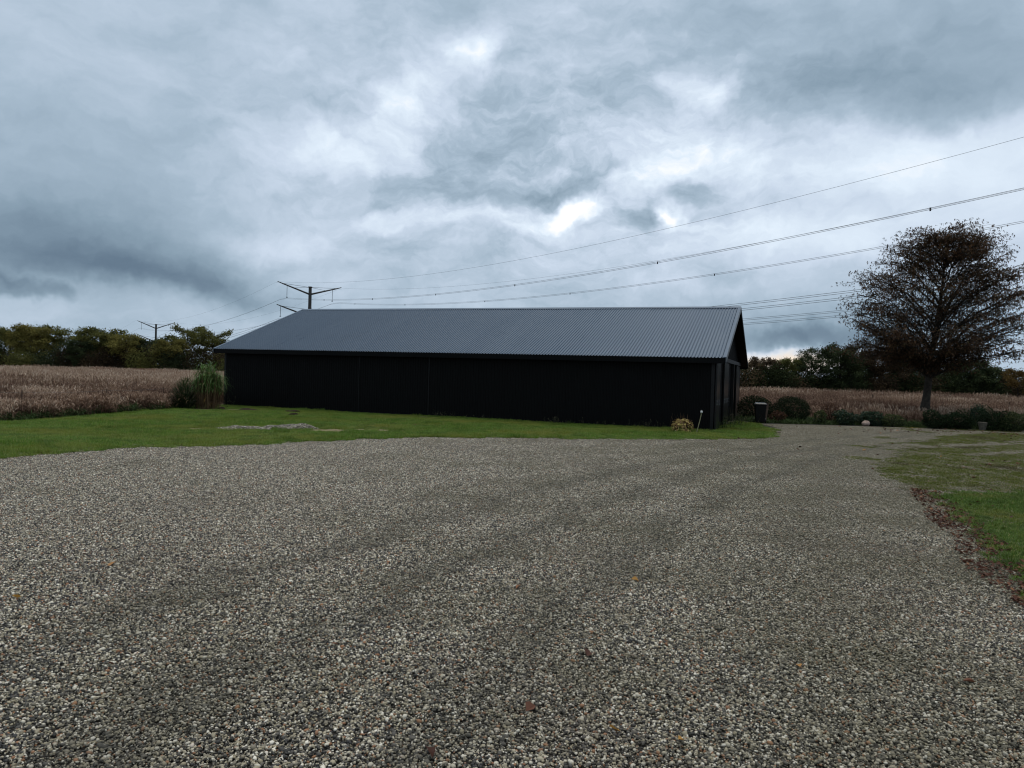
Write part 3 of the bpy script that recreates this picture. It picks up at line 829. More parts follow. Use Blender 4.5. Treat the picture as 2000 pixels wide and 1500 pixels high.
# ------------------------------------------------------------------ power line
P1 = np.array([-60.87, 220.0]); P2 = np.array([-189.33, 391.0])
LD = np.array([0.60064, -0.79952]); LN = np.array([0.79952, 0.60064]); SP = 213.88
def pylon(P, za, ztip, ztop, half, zl, label):
    ang = math.atan2(LN[1], LN[0])
    t = thing('power_pylon', label, 'pylon', (P[0], P[1], 0), ang, 'pylons of the power line')
    zmid = zl
    MB().lathe([(0.62, -0.1), (0.60, 4), (0.52, 14), (0.46, ztop - 0.3), (0.46, ztop - 0.25)], 14).build('post', 'pylon', t, smooth=False)
    MB().lathe([(0.62, ztop - 0.245), (0.62, ztop), (0.3, ztop + 0.06)], 14).build('post_cap', 'pylon', t)
    for z in (5, 10, 15, 20):
        MB().lathe([(0.60 - z * 0.004, z - 0.08), (0.64 - z * 0.004, z - 0.079), (0.64 - z * 0.004, z + 0.08), (0.60 - z * 0.004, z + 0.081)], 14).build('post_flange', 'pylon', t)
    for (z0, dz, hf, xi, ins) in ((za, ztip - za, half, 7.0, 3.5), (zl, ztip - za, half * 1.01, 8.8, 3.0)):
        for s in (-1, 1):
            pts = [(s * 0.4, 0, z0 - 0.05), (s * hf * 0.5, 0, z0 + dz * 0.47), (s * hf * 0.82, 0, z0 + dz * 0.8), (s * hf, 0, z0 + dz)]
            arm = MB().tube(pts, [0.27, 0.22, 0.18, 0.11], 8).build('arm', 'pylon', t)
            if z0 == za:
                MB().tube([(s * 0.4, 0, ztop - 0.2), (s * hf * 0.86, 0, z0 + dz * 0.86)], 0.05, 5).build('stay_wire', 'wire', arm)
                MB().tube([(s * 0.4, 0, ztop - 0.25), (s * hf * 0.5, 0, z0 + dz * 0.5)], 0.04, 5).build('stay_wire', 'wire', arm)
            else:
                MB().tube([(s * 0.4, 0, z0 + 2.0), (s * hf * 0.86, 0, z0 + dz * 0.86)], 0.045, 5).build('stay_wire', 'wire', arm)
            zi = z0 + dz * xi / hf
            m_ = MB().tube([(s * xi, 0, zi - 0.1), (s * xi, 0, zi - ins)], 0.055, 6)
            for k in range(10):
                zz = zi - 0.4 - k * (ins - 0.8) / 10
                m_.lathe([(0.06, zz), (0.12, zz + 0.03), (0.06, zz + 0.06)], 8, (s * xi, 0, 0))
            i_ = m_.build('insulator', 'wire', t)
            MB().box(s * xi - 0.16, s * xi + 0.16, -0.22, 0.22, zi - ins - 0.16, zi - ins + 0.04).build('clamp', 'wire', i_)
    return t
pylon(P1, 24.2, 27.0, 26.35, 9.85, 17.55, 'tall steel pylon with upswept arms rising behind the barn roof')
pylon(P2, 21.0, 24.4, 23.1, 9.0, 13.9, 'smaller farther steel pylon above the trees at left')
def cable(name, label, off, z0, b, c, zP2, dup=0.0, rad=0.02, spacers=()):
    t = thing(name, label, 'cable', (0, 0, 0), 0, 'cables of the power line')
    ts = np.linspace(-2 * SP, SP * 1.05, 110)
    def zz(s):
        s = np.asarray(s, float)
        zf = z0 + b * s + c * s * s
        u = -s / SP
        k = np.clip(u, 0, 2)
        u1 = np.where(k > 1, k - 1, k)
        a0 = np.where(k > 1, zP2, z0); a1 = np.where(k > 1, zP2 - 0.5, zP2)
        zb = a0 + (a1 - a0) * u1 - 4.6 * 4 * u1 * (1 - u1)
        return np.where(s >= 0, zf, zb)
    def P(s, dn=0, dzv=0):
        s = np.asarray(s, float)
        q = P1[None] + LD[None] * s[:, None] + LN[None] * (off + dn)
        return np.concatenate([q, (zz(s) + dzv)[:, None]], 1)
    if dup:
        for dn in (-dup / 2, dup / 2):
            MB().tube(P(ts, dn, dn * 0.7), rad, 4).build('strand', 'wire', t)
        for s in spacers:
            q = P(np.array([s]))[0]
            MB().box(q[0] - 0.07, q[0] + 0.07, q[1] - 0.04, q[1] + 0.04, q[2] - 0.22, q[2] + 0.12).build('spacer', 'wire', t)
    else:
        MB().tube(P(ts), rad, 4).build('strand', 'wire', t)
    return t
cable('power_cable', 'topmost thin single wire running from left arm tip to upper right', -9.94, 26.95, -0.1098, 0.000498, 24.4, 0, 0.015)
cable('power_cable', 'thin single wire from the right arm tip of the near pylon', 9.75, 26.8, -0.0981, 0.000457, 24.5, 0, 0.013)
cable('power_cable', 'upper doubled conductor with spacers hung from left insulator', -8.0, 22.34, -0.0940, 0.000431, 20.6, 0.36, 0.02, (30, 58, 86, 112, 144, 179))
cable('power_cable', 'doubled conductor with spacers passing just behind the chestnut crown top', 8.0, 22.27, -0.0910, 0.000433, 20.6, 0.36, 0.02, (14, 44, 80, 108, 141, 167, 177))
cable('power_cable', 'highest of the low conductors between barn ridge and chestnut tree', -8.6, 16.6, -0.1020, 0.00043, 13.6, 0.36, 0.02)
cable('power_cable', 'second of the low conductors between barn ridge and chestnut tree', -8.6, 15.95, -0.1020, 0.00043, 13.0, 0.36, 0.02)
cable('power_cable', 'third of the low conductors between barn ridge and chestnut tree', 8.6, 16.6, -0.1009, 0.00043, 13.6, 0.36, 0.02)
cable('power_cable', 'lowest of the low conductors between barn ridge and chestnut tree', 8.6, 15.95, -0.1009, 0.00043, 13.0, 0.36, 0.02)

# ------------------------------------------------------------------ trees
def bez(a, b, c, n):
    t = np.linspace(0, 1, n)[:, None]
    return (1 - t) ** 2 * a + 2 * t * (1 - t) * b + t * t * c

def tree_mesh(rng, H, Rr, z0, trunk_r, nl, ns, nt_, crown, leaf_n, leaf_s, asp, k=5, spread=0.3, palm=False, rise=0.55, droop=0.0, lean=0.0, leafgap=0.0, arch=False):
    """branches and leaves of a tree of height H whose crown radius at relative height u is Rr*crown(u)"""
    bv, bf = [], []; nb = 0
    def add(pts, rad, kk):
        nonlocal nb
        v, f = tube(pts, rad, kk, nb, False); bv.append(v); bf.extend(f); nb += len(v)
    zt = np.linspace(0, H * 0.93, 9)
    wob = np.cumsum(rng.normal(0, 0.018 * H / 9, (9, 2)), 0); wob[0] = 0
    tp = np.stack([wob[:, 0] + lean * zt, wob[:, 1], zt], 1)
    tr = trunk_r * np.clip(1.0 - 0.95 * (zt / (H * 0.95)) ** 0.8, 0.04, 1); tr[0] *= 1.35
    add(tp, tr, 8)
    tips = []
    ga = rng.uniform(0, 6.28)
    for i in range(nl):
        u = (i + 0.5) / nl
        hs = z0 + (H * 0.88 - z0) * u ** 0.9 * 0.92
        s = np.array([np.interp(hs, zt, tp[:, 0]), np.interp(hs, zt, tp[:, 1]), hs])
        ga += 2.4 + rng.normal(0, 0.25)
        he = min(hs + (H - hs) * rise * rng.uniform(0.55, 1.1), H * 0.98)
        ue = (he - z0) / (H - z0)
        rr = Rr * crown(np.clip(ue, 0, 1)) * rng.uniform(0.8, 1.08)
        d = np.array([math.cos(ga), math.sin(ga), 0])
        e = np.array([s[0], s[1], 0]) + d * rr + np.array([0, 0, he - droop * rr * rng.uniform(.3, 1)])
        mid = s + d * rr * rng.uniform(0.38, 0.55) + np.array([0, 0, (he - hs) * rng.uniform(0.45, 0.75)])
        if arch:
            he = z0 + 1.6 + (H - z0 - 1.7) * ((i * 0.7549 + 0.13) % 1.0) ** 1.05
            rr = Rr * crown((he - z0) / (H - z0)) * rng.uniform(0.78, 1.05)
            hs = min(max(he - rr * rng.uniform(0.55, 1.05), z0 + rng.uniform(0.2, 1.2)), 0.8 * H)
            s = np.array([np.interp(hs, zt, tp[:, 0]), np.interp(hs, zt, tp[:, 1]), hs])
            cxy = np.interp(he, zt, tp[:, 0])
            e = np.array([cxy, 0, 0]) + d * rr + np.array([0, 0, he])
            mid = s + d * rr * rng.uniform(0.36, 0.5) + np.array([0, 0, max((he - hs) * 0.72, 0.28 * rr)])
        lp = bez(s, mid, e, 7); lp[1:-1] += rng.normal(0, 0.03 * Rr / 3, (5, 3))
        r0 = trunk_r * np.interp(u, [0, 1], [0.48, 0.16]) * (0.46 if arch else 1)
        add(lp, np.linspace(r0, 0.018, 7), k)
        for j in range(ns):
            t = (0.14 if arch else 0.22) + (0.86 if arch else 0.78) * (j + rng.random()) / ns
            q = np.array([np.interp(t * 6, range(7), lp[:, c]) for c in range(3)])
            a2 = ga + rng.choice([-1, 1]) * rng.uniform(0.35, 1.3)
            ln = Rr * (0.46 - 0.22 * t) * rng.uniform(0.7, 1.25) * (0.85 if arch else 1)
            if arch and rng.random() < 0.7:
                tips.append(q + rng.normal(0, 0.2, 3))
            d2 = np.array([math.cos(a2), math.sin(a2), rng.uniform(-0.15, 0.55) - droop * 0.5])
            e2 = q + d2 * ln
            sp_ = bez(q, q + d2 * ln * 0.5 + np.array([0, 0, 0.12 * ln]), e2 - np.array([0, 0, 0.1 * ln]), 4)
            add(sp_, np.linspace(max(0.02, r0 * 0.32 * (1.1 - t)), 0.010, 4), 4)
            for w in range(nt_):
                tt = (w + 0.6) / nt_
                p_ = np.array([np.interp(tt * 3, range(4), sp_[:, c]) for c in range(3)])
                d3 = rng.normal(0, 1, 3); d3 /= np.linalg.norm(d3); d3[2] = d3[2] * 0.5 + 0.15
                tip = p_ + (d3 * 0.7 + np.append(d2[:2], 0) * 0.4) * ln * 0.42
                if k > 4:
                    add(np.array([p_, tip]), [0.010, 0.005], 3)
                tips.append(tip)
    tips = np.array(tips)
    if leafgap:
        tips = tips[rng.random(len(tips)) > leafgap]
    n = int(leaf_n); ti = rng.integers(0, len(tips), n)
    base = tips[ti] + rng.normal(0, spread, (n, 3)) * np.array([1, 1, 0.5 if palm else 0.7])
    tv = rng.random(len(tips))
    if palm:
        P = []
        lv = np.clip(tv[ti] * 0.6 + rng.random(n) * 0.4, 0, 1)
        a0 = rng.uniform(0, 6.28, n)
        for q in range(5):
            P.append(ribbons(base, a0 + (q - 2) * 0.62, rng.uniform(-0.9, 0.45, n), rng.uniform(0.1, 1.0, n), leaf_s * (1.15 - 0.18 * abs(q - 2)) * rng.uniform(.7, 1.1, n), leaf_s * asp, 1, lv, 0.25))
        lf = join(P)
    else:
        lf = leaves(base, leaf_s * rng.uniform(0.6, 1.3, n), asp, np.clip(tv[ti] * 0.55 + rng.random(n) * 0.45, 0, 1), 0.2, rng)
    return (np.concatenate(bv), bf), lf

# the chestnut
MT['chestnut_leaf'] = vmat('rusty_chestnut_leaf', [(0.0, (0.026, 0.023, 0.013)), (0.35, (0.068, 0.046, 0.026)), (0.7, (0.125, 0.066, 0.038)), (0.86, (0.17, 0.10, 0.046)), (1.0, (0.095, 0.09, 0.034))], 0.7, 0.15, 0.25)
cx, cy = gnd(1803, 823)
ct = thing('chestnut_tree', 'large rust-brown autumn chestnut tree standing right of the barn', 'tree', (cx, cy, 0), 0.0)
crown_ch = lambda u: float(np.interp(u, [0, 0.15, 0.28, 0.38, 0.6, 0.7, 0.83, 0.93, 1.0], [0.70, 0.94, 1.05, 1.03, 0.94, 0.84, 0.62, 0.40, 0.08]))
(bvv, bff), lf = tree_mesh(np.random.default_rng(11), 11.35, 4.85, 2.2, 0.27, 104, 8, 5, crown_ch, 33000, 0.155, 0.40, 5, 0.24, True, 0.5, 0.0, 0.09, arch=True)
obj('trunk', mesh('trunk', bvv, bff, 'bark', smooth=True), ct)
obj('crown', mesh('crown', lf[0], lf[1], 'chestnut_leaf', lf[2]), ct)

# hedgerow trees
def leafmat(name, a, b, c, tr=0.3):
    return vmat(name, [(0.0, a), (0.5, b), (1.0, c)], 0.75, 0.1, tr, objvar=0.22)
MT['olive'] = leafmat('olive_leaf', (0.052, 0.056, 0.018), (0.135, 0.138, 0.040), (0.23, 0.21, 0.06))
MT['ochre'] = leafmat('ochre_leaf', (0.070, 0.066, 0.020), (0.18, 0.16, 0.044), (0.29, 0.24, 0.065))
MT['darkgreen'] = leafmat('dark_green_leaf', (0.016, 0.023, 0.011), (0.038, 0.052, 0.022), (0.075, 0.088, 0.034), 0.2)
MT['brownleaf'] = leafmat('brown_leaf', (0.028, 0.020, 0.013), (0.066, 0.045, 0.026), (0.115, 0.078, 0.040))
MT['orange'] = leafmat('orange_leaf', (0.06, 0.038, 0.014), (0.14, 0.088, 0.028), (0.23, 0.15, 0.05))
rd = lambda u: float(np.interp(u, [0, .15, .45, .75, .92, 1], [0.75, 0.95, 1.0, 0.82, 0.5, 0.15]))
cn = lambda u: float(np.interp(u, [0, .2, .6, .85, 1], [1.0, 0.95, 0.6, 0.28, 0.05]))
op = lambda u: float(np.interp(u, [0, .2, .5, .75, .92, 1], [0.55, 0.8, 1.0, 0.95, 0.65, 0.25]))
VAR = {}
def variant(key, seed, H, Rr, z0, tr, nl, ns, nt_, cr, ln, ls, asp, m, **kw):
    b, l = tree_mesh(np.random.default_rng(seed), H, Rr, z0, tr, nl, ns, nt_, cr, ln, ls, asp, 4, **kw)
    VAR[key] = (mesh('trunk', b[0], b[1], 'barkfar', smooth=True), mesh('crown', l[0], l[1], m, l[2]), H, Rr)
variant('oak', 21, 8, 3.4, 1.0, 0.22, 16, 7, 4, rd, 13000, 0.24, 0.6, 'olive', spread=0.28)
variant('oak2', 22, 8, 3.4, 1.0, 0.22, 16, 7, 4, rd, 13000, 0.24, 0.6, 'ochre', spread=0.28)
variant('open', 23, 8.5, 2.8, 2.4, 0.20, 11, 6, 4, op, 6500, 0.25, 0.6, 'olive', spread=0.26)
variant('open2', 24, 8, 2.6, 2.0, 0.20, 10, 6, 4, op, 5200, 0.25, 0.6, 'brownleaf', spread=0.24)
variant('dark', 25, 7, 3.0, 0.6, 0.2, 18, 7, 4, rd, 14000, 0.22, 0.55, 'darkgreen', spread=0.25)
variant('feather', 26, 8, 3.0, 0.5, 0.18, 26, 6, 3, cn, 12000, 0.20, 0.35, 'darkgreen', spread=0.20, rise=0.3)
variant('brown', 27, 7, 3.2, 0.7, 0.2, 17, 7, 4, rd, 11000, 0.22, 0.6, 'brownleaf', spread=0.28)
variant('amber', 28, 5, 2.0, 1.5, 0.12, 10, 6, 4, rd, 4200, 0.20, 0.6, 'orange', spread=0.2)
ORD = ['first', 'second', 'third', 'fourth', 'fifth', 'sixth', 'seventh', 'eighth', 'ninth', 'tenth', 'eleventh', 'twelfth', 'thirteenth', 'fourteenth']
DESC = {'oak': 'olive-green broad tree', 'oak2': 'yellowing broad tree', 'open': 'open-crowned olive tree', 'open2': 'thin brown open-crowned tree', 'dark': 'dark green bushy tree', 'feather': 'pointed dark feathery tree', 'brown': 'brown bushy tree', 'amber': 'small orange tree'}
NAME = {'oak': 'oak_tree', 'oak2': 'oak_tree', 'open': 'oak_tree', 'open2': 'bare_oak_tree', 'dark': 'evergreen_tree', 'feather': 'conifer_tree', 'brown': 'brown_tree', 'amber': 'amber_tree'}
def plant_tree(px, topy, wpx, depth, kind, label, group):
    tk, cr_, H, Rr = VAR[kind]
    x_, y_, zt = at(px, topy, depth)
    sw = (wpx / F * depth) / (2 * Rr * 0.98); sz = zt / (H * 0.985)
    t = thing(NAME[kind], label, 'tree', (x_, y_, -0.05), random.uniform(0, 6.28), group)
    t.scale = (sw, sw, sz)
    obj('trunk', tk, t); obj('crown', cr_, t)
    return t
LEFT = [(22, 633, 84, 117, 'oak'), (64, 629, 84, 115, 'oak2'), (112, 634, 72, 118, 'open'), (160, 659, 62, 113, 'dark'), (203, 635, 104, 116, 'oak'), (247, 648, 72, 114, 'oak2'),
        (297, 657, 78, 116, 'dark'), (336, 657, 66, 114, 'oak2'), (366, 633, 74, 118, 'open'), (419, 640, 66, 116, 'open'), (452, 662, 80, 119, 'dark')]
for i, (a, b, c, d, k) in enumerate(LEFT):
    plant_tree(a, b, c, d, k, '%s, %s from the left in the hedgerow left of the barn' % (DESC[k], ORD[i]), 'hedgerow trees left of the barn')
RIGHT = [(1468, 697, 52, 86, 'open2'), (1498, 691, 54, 85, 'open2'), (1540, 693, 70, 86, 'oak'), (1586, 668, 86, 84, 'feather'), (1643, 668, 84, 83, 'dark'), (1684, 686, 66, 86, 'dark'),
         (1724, 676, 96, 84, 'brown'), (1776, 692, 84, 85, 'dark'), (1838, 704, 96, 86, 'brown'), (1890, 696, 92, 84, 'dark'), (1938, 714, 84, 86, 'dark'), (1990, 716, 56, 78, 'amber')]
for i, (a, b, c, d, k) in enumerate(RIGHT):
    plant_tree(a, b, c, d, k, '%s, %s from the barn in the row right of it' % (DESC[k], ORD[i]), 'trees in the row right of the barn')

def understory(name, pxs, depth, ztop, mats, label, n):
    P = {m: [] for m in mats}
    rng = np.random.default_rng(len(name))
    for px in pxs:
        x_, y_, _ = at(px, 720, depth + rng.normal(0, 1.2))
        h = ztop * rng.uniform(0.75, 1.25); rr = rng.uniform(1.5, 2.4)
        k = int(n * rng.uniform(.7, 1.2))
        d = rng.normal(size=(k, 3)); d /= np.linalg.norm(d, axis=1)[:, None]
        q = d * (rng.random(k) ** 0.45)[:, None] * np.array([rr, rr, h / 2]) * (0.85 + 0.3 * rng.random((k, 1))) + np.array([x_, y_, h / 2])
        q[:, 2] = np.abs(q[:, 2])
        m = mats[rng.integers(0, len(mats))]
        cl = np.clip(0.5 + 0.5 * np.sin(d @ rng.normal(0, 4, 3)), 0, 1)
        P[m].append(leaves(q, 0.24 * rng.uniform(.6, 1.3, k), 0.5, np.clip(cl * .5 + rng.random(k) * .5, 0, 1), 0, rng))
    # one object, one slot per leaf colour
    vs, fs, at_, mi = [], [], [], []; n0 = 0
    for i, m in enumerate(mats):
        for v, f, a in P[m]:
            vs.append(v); fs.append(f + n0); at_.append(a); mi.append(np.full(len(f), i)); n0 += len(v)
    me = mesh(name, np.concatenate(vs), np.concatenate(fs), mats[0], np.concatenate(at_))
    for m in mats[1:]:
        me.materials.append(MT[m])
    me.polygons.foreach_set('material_index', np.concatenate(mi).astype(np.int32))
    return tag(obj(name, me), label, None, kind='stuff')
understory('hedge_undergrowth', np.arange(-40, 480, 13), 113.5, 4.4, ['brownleaf', 'darkgreen', 'olive'], 'dark tangled undergrowth at the foot of the hedgerow left of the barn', 2300)
understory('thicket_undergrowth', np.arange(1440, 2050, 16), 83.5, 3.6, ['darkgreen', 'brownleaf', 'darkgreen'], 'dark undergrowth at the foot of the trees right of the barn', 2300)

# ------------------------------------------------------------------ plants by the barn
MT['misc_green'] = vmat('tall_grass_green', [(0.0, (0.034, 0.075, 0.016)), (0.6, (0.10, 0.20, 0.04)), (0.85, (0.20, 0.31, 0.09)), (1.0, (0.30, 0.27, 0.11))], 0.5, 0.3, 0.3)
MT['misc_dry'] = vmat('tall_grass_dry', [(0.0, (0.07, 0.040, 0.022)), (0.5, (0.17, 0.105, 0.055)), (0.85, (0.30, 0.20, 0.11)), (1.0, (0.42, 0.24, 0.05))], 0.7, 0.2, 0.25)
mx_, my_ = gnd(405, 799)
mc = thing('silver_grass', 'tall clump of green arching grass beside the barn corner', 'tall grass', (mx_, my_, 0), 0)
rng = np.random.default_rng(5)
n = 210
rr = np.sqrt(rng.random(n)) * 0.58; aa = rng.uniform(0, 6.28, n)
b = np.stack([rr * np.cos(aa) * 1.0, rr * np.sin(aa) * 0.8, np.zeros(n)], 1)
hh = (2.15 - 0.75 * (rr / 0.58) ** 2) * rng.uniform(0.82, 1.04, n)
v1 = ribbons(b, aa, rng.uniform(1.42, 1.56, n), rng.uniform(0, .08, n), hh, 0.016, 3, rng.random(n) * 0.8, 0.6)
v2 = ribbons(b + np.array([.01, 0, 0]), aa + 1.57, rng.uniform(1.45, 1.56, n), 0.03, hh * 0.95, 0.014, 3, rng.random(n) * 0.7, 0.6)
q = join([v1, v2]); obj('stems', mesh('stems', q[0], q[1], 'misc_dry', q[2]), mc)
P = []
for k in range(7):
    zz_ = hh * rng.uniform(0.5, 1.0, n)
    bb_ = b * 1.1 + np.stack([0 * hh, 0 * hh, zz_], 1)
    P.append(ribbons(bb_, rng.uniform(0, 6.28, n), rng.uniform(0.8, 1.5, n), rng.uniform(1.2, 3.2, n), rng.uniform(0.35, 0.8, n), 0.028, 5, np.clip(rng.normal(.5, .22, n), 0, 1)))
q = join(P); obj('green_leaves', mesh('green_leaves', q[0], q[1], 'misc_green', q[2]), mc)
P = []
for k in range(4):
    bb_ = b * 1.05 + np.stack([0 * hh, 0 * hh, rng.uniform(0.15, 1.15, n)], 1)
    P.append(ribbons(bb_, rng.uniform(0, 6.28, n), rng.uniform(-0.6, 1.0, n), rng.uniform(0.6, 1.8, n), rng.uniform(0.25, 0.5, n), 0.018, 3, np.clip(rng.normal(.5, .25, n), 0, 1)))
q = join(P); obj('dry_leaves', mesh('dry_leaves', q[0], q[1], 'misc_dry', q[2]), mc)

MT['yew'] = vmat('soft_conifer', [(0.0, (0.012, 0.022, 0.008)), (0.6, (0.034, 0.055, 0.018)), (1.0, (0.085, 0.105, 0.035))], 0.7, 0.15, 0.2)
bx_, by_ = gnd(361, 798)
bs = thing('feathery_shrub', 'dark green feathery shrub left of the tall grass clump', 'shrub', (bx_, by_, 0), 0)
rng = np.random.default_rng(6)
n = 3600
d = rng.normal(size=(n, 3)); d /= np.linalg.norm(d, axis=1)[:, None]; d[:, 2] = np.abs(d[:, 2])
q = d * (rng.random(n) ** 0.4)[:, None] * np.array([0.80, 0.65, 1.45]); q[:, :2] *= (1.15 - 0.35 * q[:, 2:3] / 1.45)
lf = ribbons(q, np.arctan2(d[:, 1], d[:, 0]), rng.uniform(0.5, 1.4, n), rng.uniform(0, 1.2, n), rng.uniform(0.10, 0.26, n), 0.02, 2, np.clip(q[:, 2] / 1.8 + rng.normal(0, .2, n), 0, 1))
obj('foliage', mesh('foliage', lf[0], lf[1], 'yew', lf[2]), bs)
mb = MB()
for k in range(14):
    a = rng.uniform(0, 6.28); e = np.array([math.cos(a) * .5, math.sin(a) * .45, rng.uniform(.8, 1.3)])
    mb.tube(bez(np.zeros(3), e * np.array([.4, .4, .6]), e, 4), [.02, .015, .01, .004], 4)
mb.build('stems', 'bushcore', bs)
n = 16
lf = ribbons(np.stack([rng.uniform(-.2, .5, n), rng.uniform(-.6, -.3, n), rng.uniform(.2, .7, n)], 1), rng.uniform(2.2, 5, n), rng.uniform(.3, 1.0, n), rng.uniform(.8, 1.6, n), rng.uniform(.5, .9, n), .022, 4, rng.uniform(.6, .9, n))
obj('dry_blades', mesh('dry_blades', lf[0], lf[1], 'misc_dry', lf[2]), bs)

# hosta by the wall
MT['hosta'] = vmat('yellowing_leaf', [(0.0, (0.10, 0.045, 0.03)), (0.25, (0.20, 0.11, 0.05)), (0.55, (0.34, 0.24, 0.08)), (0.85, (0.46, 0.37, 0.11)), (1.0, (0.52, 0.46, 0.22))], 0.6, 0.25, 0.25)
hx, hy = gnd(1333, 845)
ho = thing('leafy_perennial', 'yellow and bronze leafy mound plant at the barn wall', 'plant', (hx, hy, 0), 0)
rng = np.random.default_rng(8); n = 330
a = rng.uniform(0, 6.28, n); zz_ = rng.random(n) ** 0.8
q = np.stack([np.cos(a) * 0.30 * np.sqrt(1 - zz_ ** 2 * .8), np.sin(a) * 0.28 * np.sqrt(1 - zz_ ** 2 * .8), 0.10 + 0.42 * zz_], 1)
lf = ribbons(q, a + rng.normal(0, .4, n), rng.uniform(0.0, 0.8, n), rng.uniform(1.0, 2.2, n), rng.uniform(0.14, 0.24, n), rng.uniform(.06, .10, n), 3, np.clip(rng.beta(1.6, 1.5, n), 0, 1))
obj('leaves', mesh('leaves', lf[0], lf[1], 'hosta', lf[2]), ho)
n = 14
lf = ribbons(np.stack([rng.normal(0, .16, n), rng.normal(0, .1, n), np.full(n, .2)], 1), rng.uniform(0, 6.28, n), rng.uniform(1.15, 1.5, n), .15, rng.uniform(.45, .62, n), .010, 3, rng.uniform(.1, .3, n), .5)
obj('flower_stalks', mesh('flower_stalks', lf[0], lf[1], 'misc_dry', lf[2]), ho)

# curved pipe with a white head
px_, py_ = gnd(1359, 847)
pp = thing('standpipe', 'thin curved pale pipe with white head at the barn wall', 'pipe', (px_, py_, 0), 0)
cv = bez(np.array([0, 0, -0.05]), np.array([0.14, 0.05, 0.40]), np.array([0.22, 0.10, 0.80]), 9)
MB().tube(cv, 0.017, 7).build('pipe', 'hose', pp, smooth=True)
MB().lathe([(0.022, 0.79), (0.045, 0.795), (0.05, 0.84), (0.035, 0.885), (0.012, 0.89)], 12, (0.22, 0.10, 0)).build('head', 'whitecap', pp, smooth=True)

# ------------------------------------------------------------------ bin and border plants
wx, wy = gnd(1484, 827)
bn = thing('wheelie_bin', 'black wheelie bin with shiny lid beside round bushes', 'bin', (wx, wy, 0), -0.25)
def frust(z0, z1, a0, b0, a1, b1, y0=0, y1=0):
    v = [(-a0, y0 - b0, z0), (a0, y0 - b0, z0), (a0, y0 + b0, z0), (-a0, y0 + b0, z0), (-a1, y1 - b1, z1), (a1, y1 - b1, z1), (a1, y1 + b1, z1), (-a1, y1 + b1, z1)]
    f = [(0, 3, 2, 1), (4, 5, 6, 7), (0, 1, 5, 4), (1, 2, 6, 5), (2, 3, 7, 6), (3, 0, 4, 7)]
    return v, f
def bevel(o, w=0.02, s=2):
    m_ = o.modifiers.new('bevel', 'BEVEL'); m_.width = w; m_.segments = s
    return o
v, f = frust(0.06, 0.90, 0.21, 0.20, 0.27, 0.29)
body = bevel(obj('body', mesh('body', v, f, 'binplastic'), bn), 0.03)
v, f = frust(0.905, 0.945, 0.295, 0.315, 0.30, 0.32)
bevel(obj('rim', mesh('rim', v, f, 'binplastic'), bn), 0.01)
v, f = frust(0.948, 1.02, 0.30, 0.33, 0.24, 0.26, 0, 0.02)
lid = bevel(obj('lid', mesh('lid', v, f, 'binlid'), bn), 0.03, 3)
MB().tube([(-0.24, 0.40, 0.93), (0.24, 0.40, 0.93)], 0.018, 8).tube([(-0.2, 0.31, 0.92), (-0.2, 0.40, 0.93)], 0.016, 6).tube([(0.2, 0.31, 0.92), (0.2, 0.40, 0.93)], 0.016, 6).build('handle', 'binplastic', bn)
for s in (-1, 1):
    MB().lathe([(0.05, -0.03), (0.115, -0.03), (0.125, -0.02), (0.125, 0.02), (0.115, 0.03), (0.05, 0.03)], 16).build('wheel', 'binplastic', bn, loc=(s * 0.27, 0.24, 0.125), rot=(0, PI / 2, 0))
fx_, fy_ = gnd(1494, 826)
fp = thing('wooden_post', 'brown leaning wooden post behind the wheelie bin', 'post', (fx_ + 0.05, fy_ + 0.25, 0), 0)
v, f = tube([(0, 0, -0.1), (0.05, 0, 0.45), (0.11, 0.02, 0.98)], [0.10, 0.10, 0.095], 8)
obj('shaft', mesh('shaft', v, f, 'wood'), fp)

def bush(name, label, cat, px, py, rx, ry, h, m, n, ls, asp, seed, lump=0.12, group=None, nz=0.0, hollow=0.55):
    x_, y_ = gnd(px, py)
    t = thing(name, label, cat, (x_, y_ + ry * 0.9, 0), 0, group)
    rng = np.random.default_rng(seed)
    d = rng.normal(size=(n, 3)); d /= np.linalg.norm(d, axis=1)[:, None]
    k1, k2 = rng.normal(0, 3.5, (3, 4)), rng.uniform(0, 6, 4)
    lum = 1 + lump * np.sin(d @ k1 + k2).sum(1) / 2
    rad = (hollow + (1 - hollow) * rng.random(n) ** 0.5) * lum
    q = d * rad[:, None] * np.array([rx, ry, h * 0.56]) + np.array([0, 0, h * 0.45])
    q = q[q[:, 2] > 0.01]
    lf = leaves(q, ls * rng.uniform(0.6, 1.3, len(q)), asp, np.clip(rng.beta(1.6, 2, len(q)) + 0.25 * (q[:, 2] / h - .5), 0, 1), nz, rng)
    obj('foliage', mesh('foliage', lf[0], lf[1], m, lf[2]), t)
    mb = MB()
    for k in range(9):
        a = rng.uniform(0, 6.28)
        e = np.array([math.cos(a) * rx * .6, math.sin(a) * ry * .6, h * rng.uniform(.5, .85)])
        mb.tube(bez(np.zeros(3), e * np.array([.3, .3, .55]), e, 4), [.03, .022, .014, .006], 4)
    mb.build('stems', 'bushcore', t)
    return t
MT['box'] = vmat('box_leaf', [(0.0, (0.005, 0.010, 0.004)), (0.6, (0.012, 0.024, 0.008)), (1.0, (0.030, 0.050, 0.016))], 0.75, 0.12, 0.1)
MT['laurel'] = vmat('laurel_leaf', [(0.0, (0.008, 0.017, 0.008)), (0.6, (0.022, 0.046, 0.022)), (0.9, (0.05, 0.085, 0.038)), (1.0, (0.13, 0.15, 0.06))], 0.5, 0.25, 0.15)
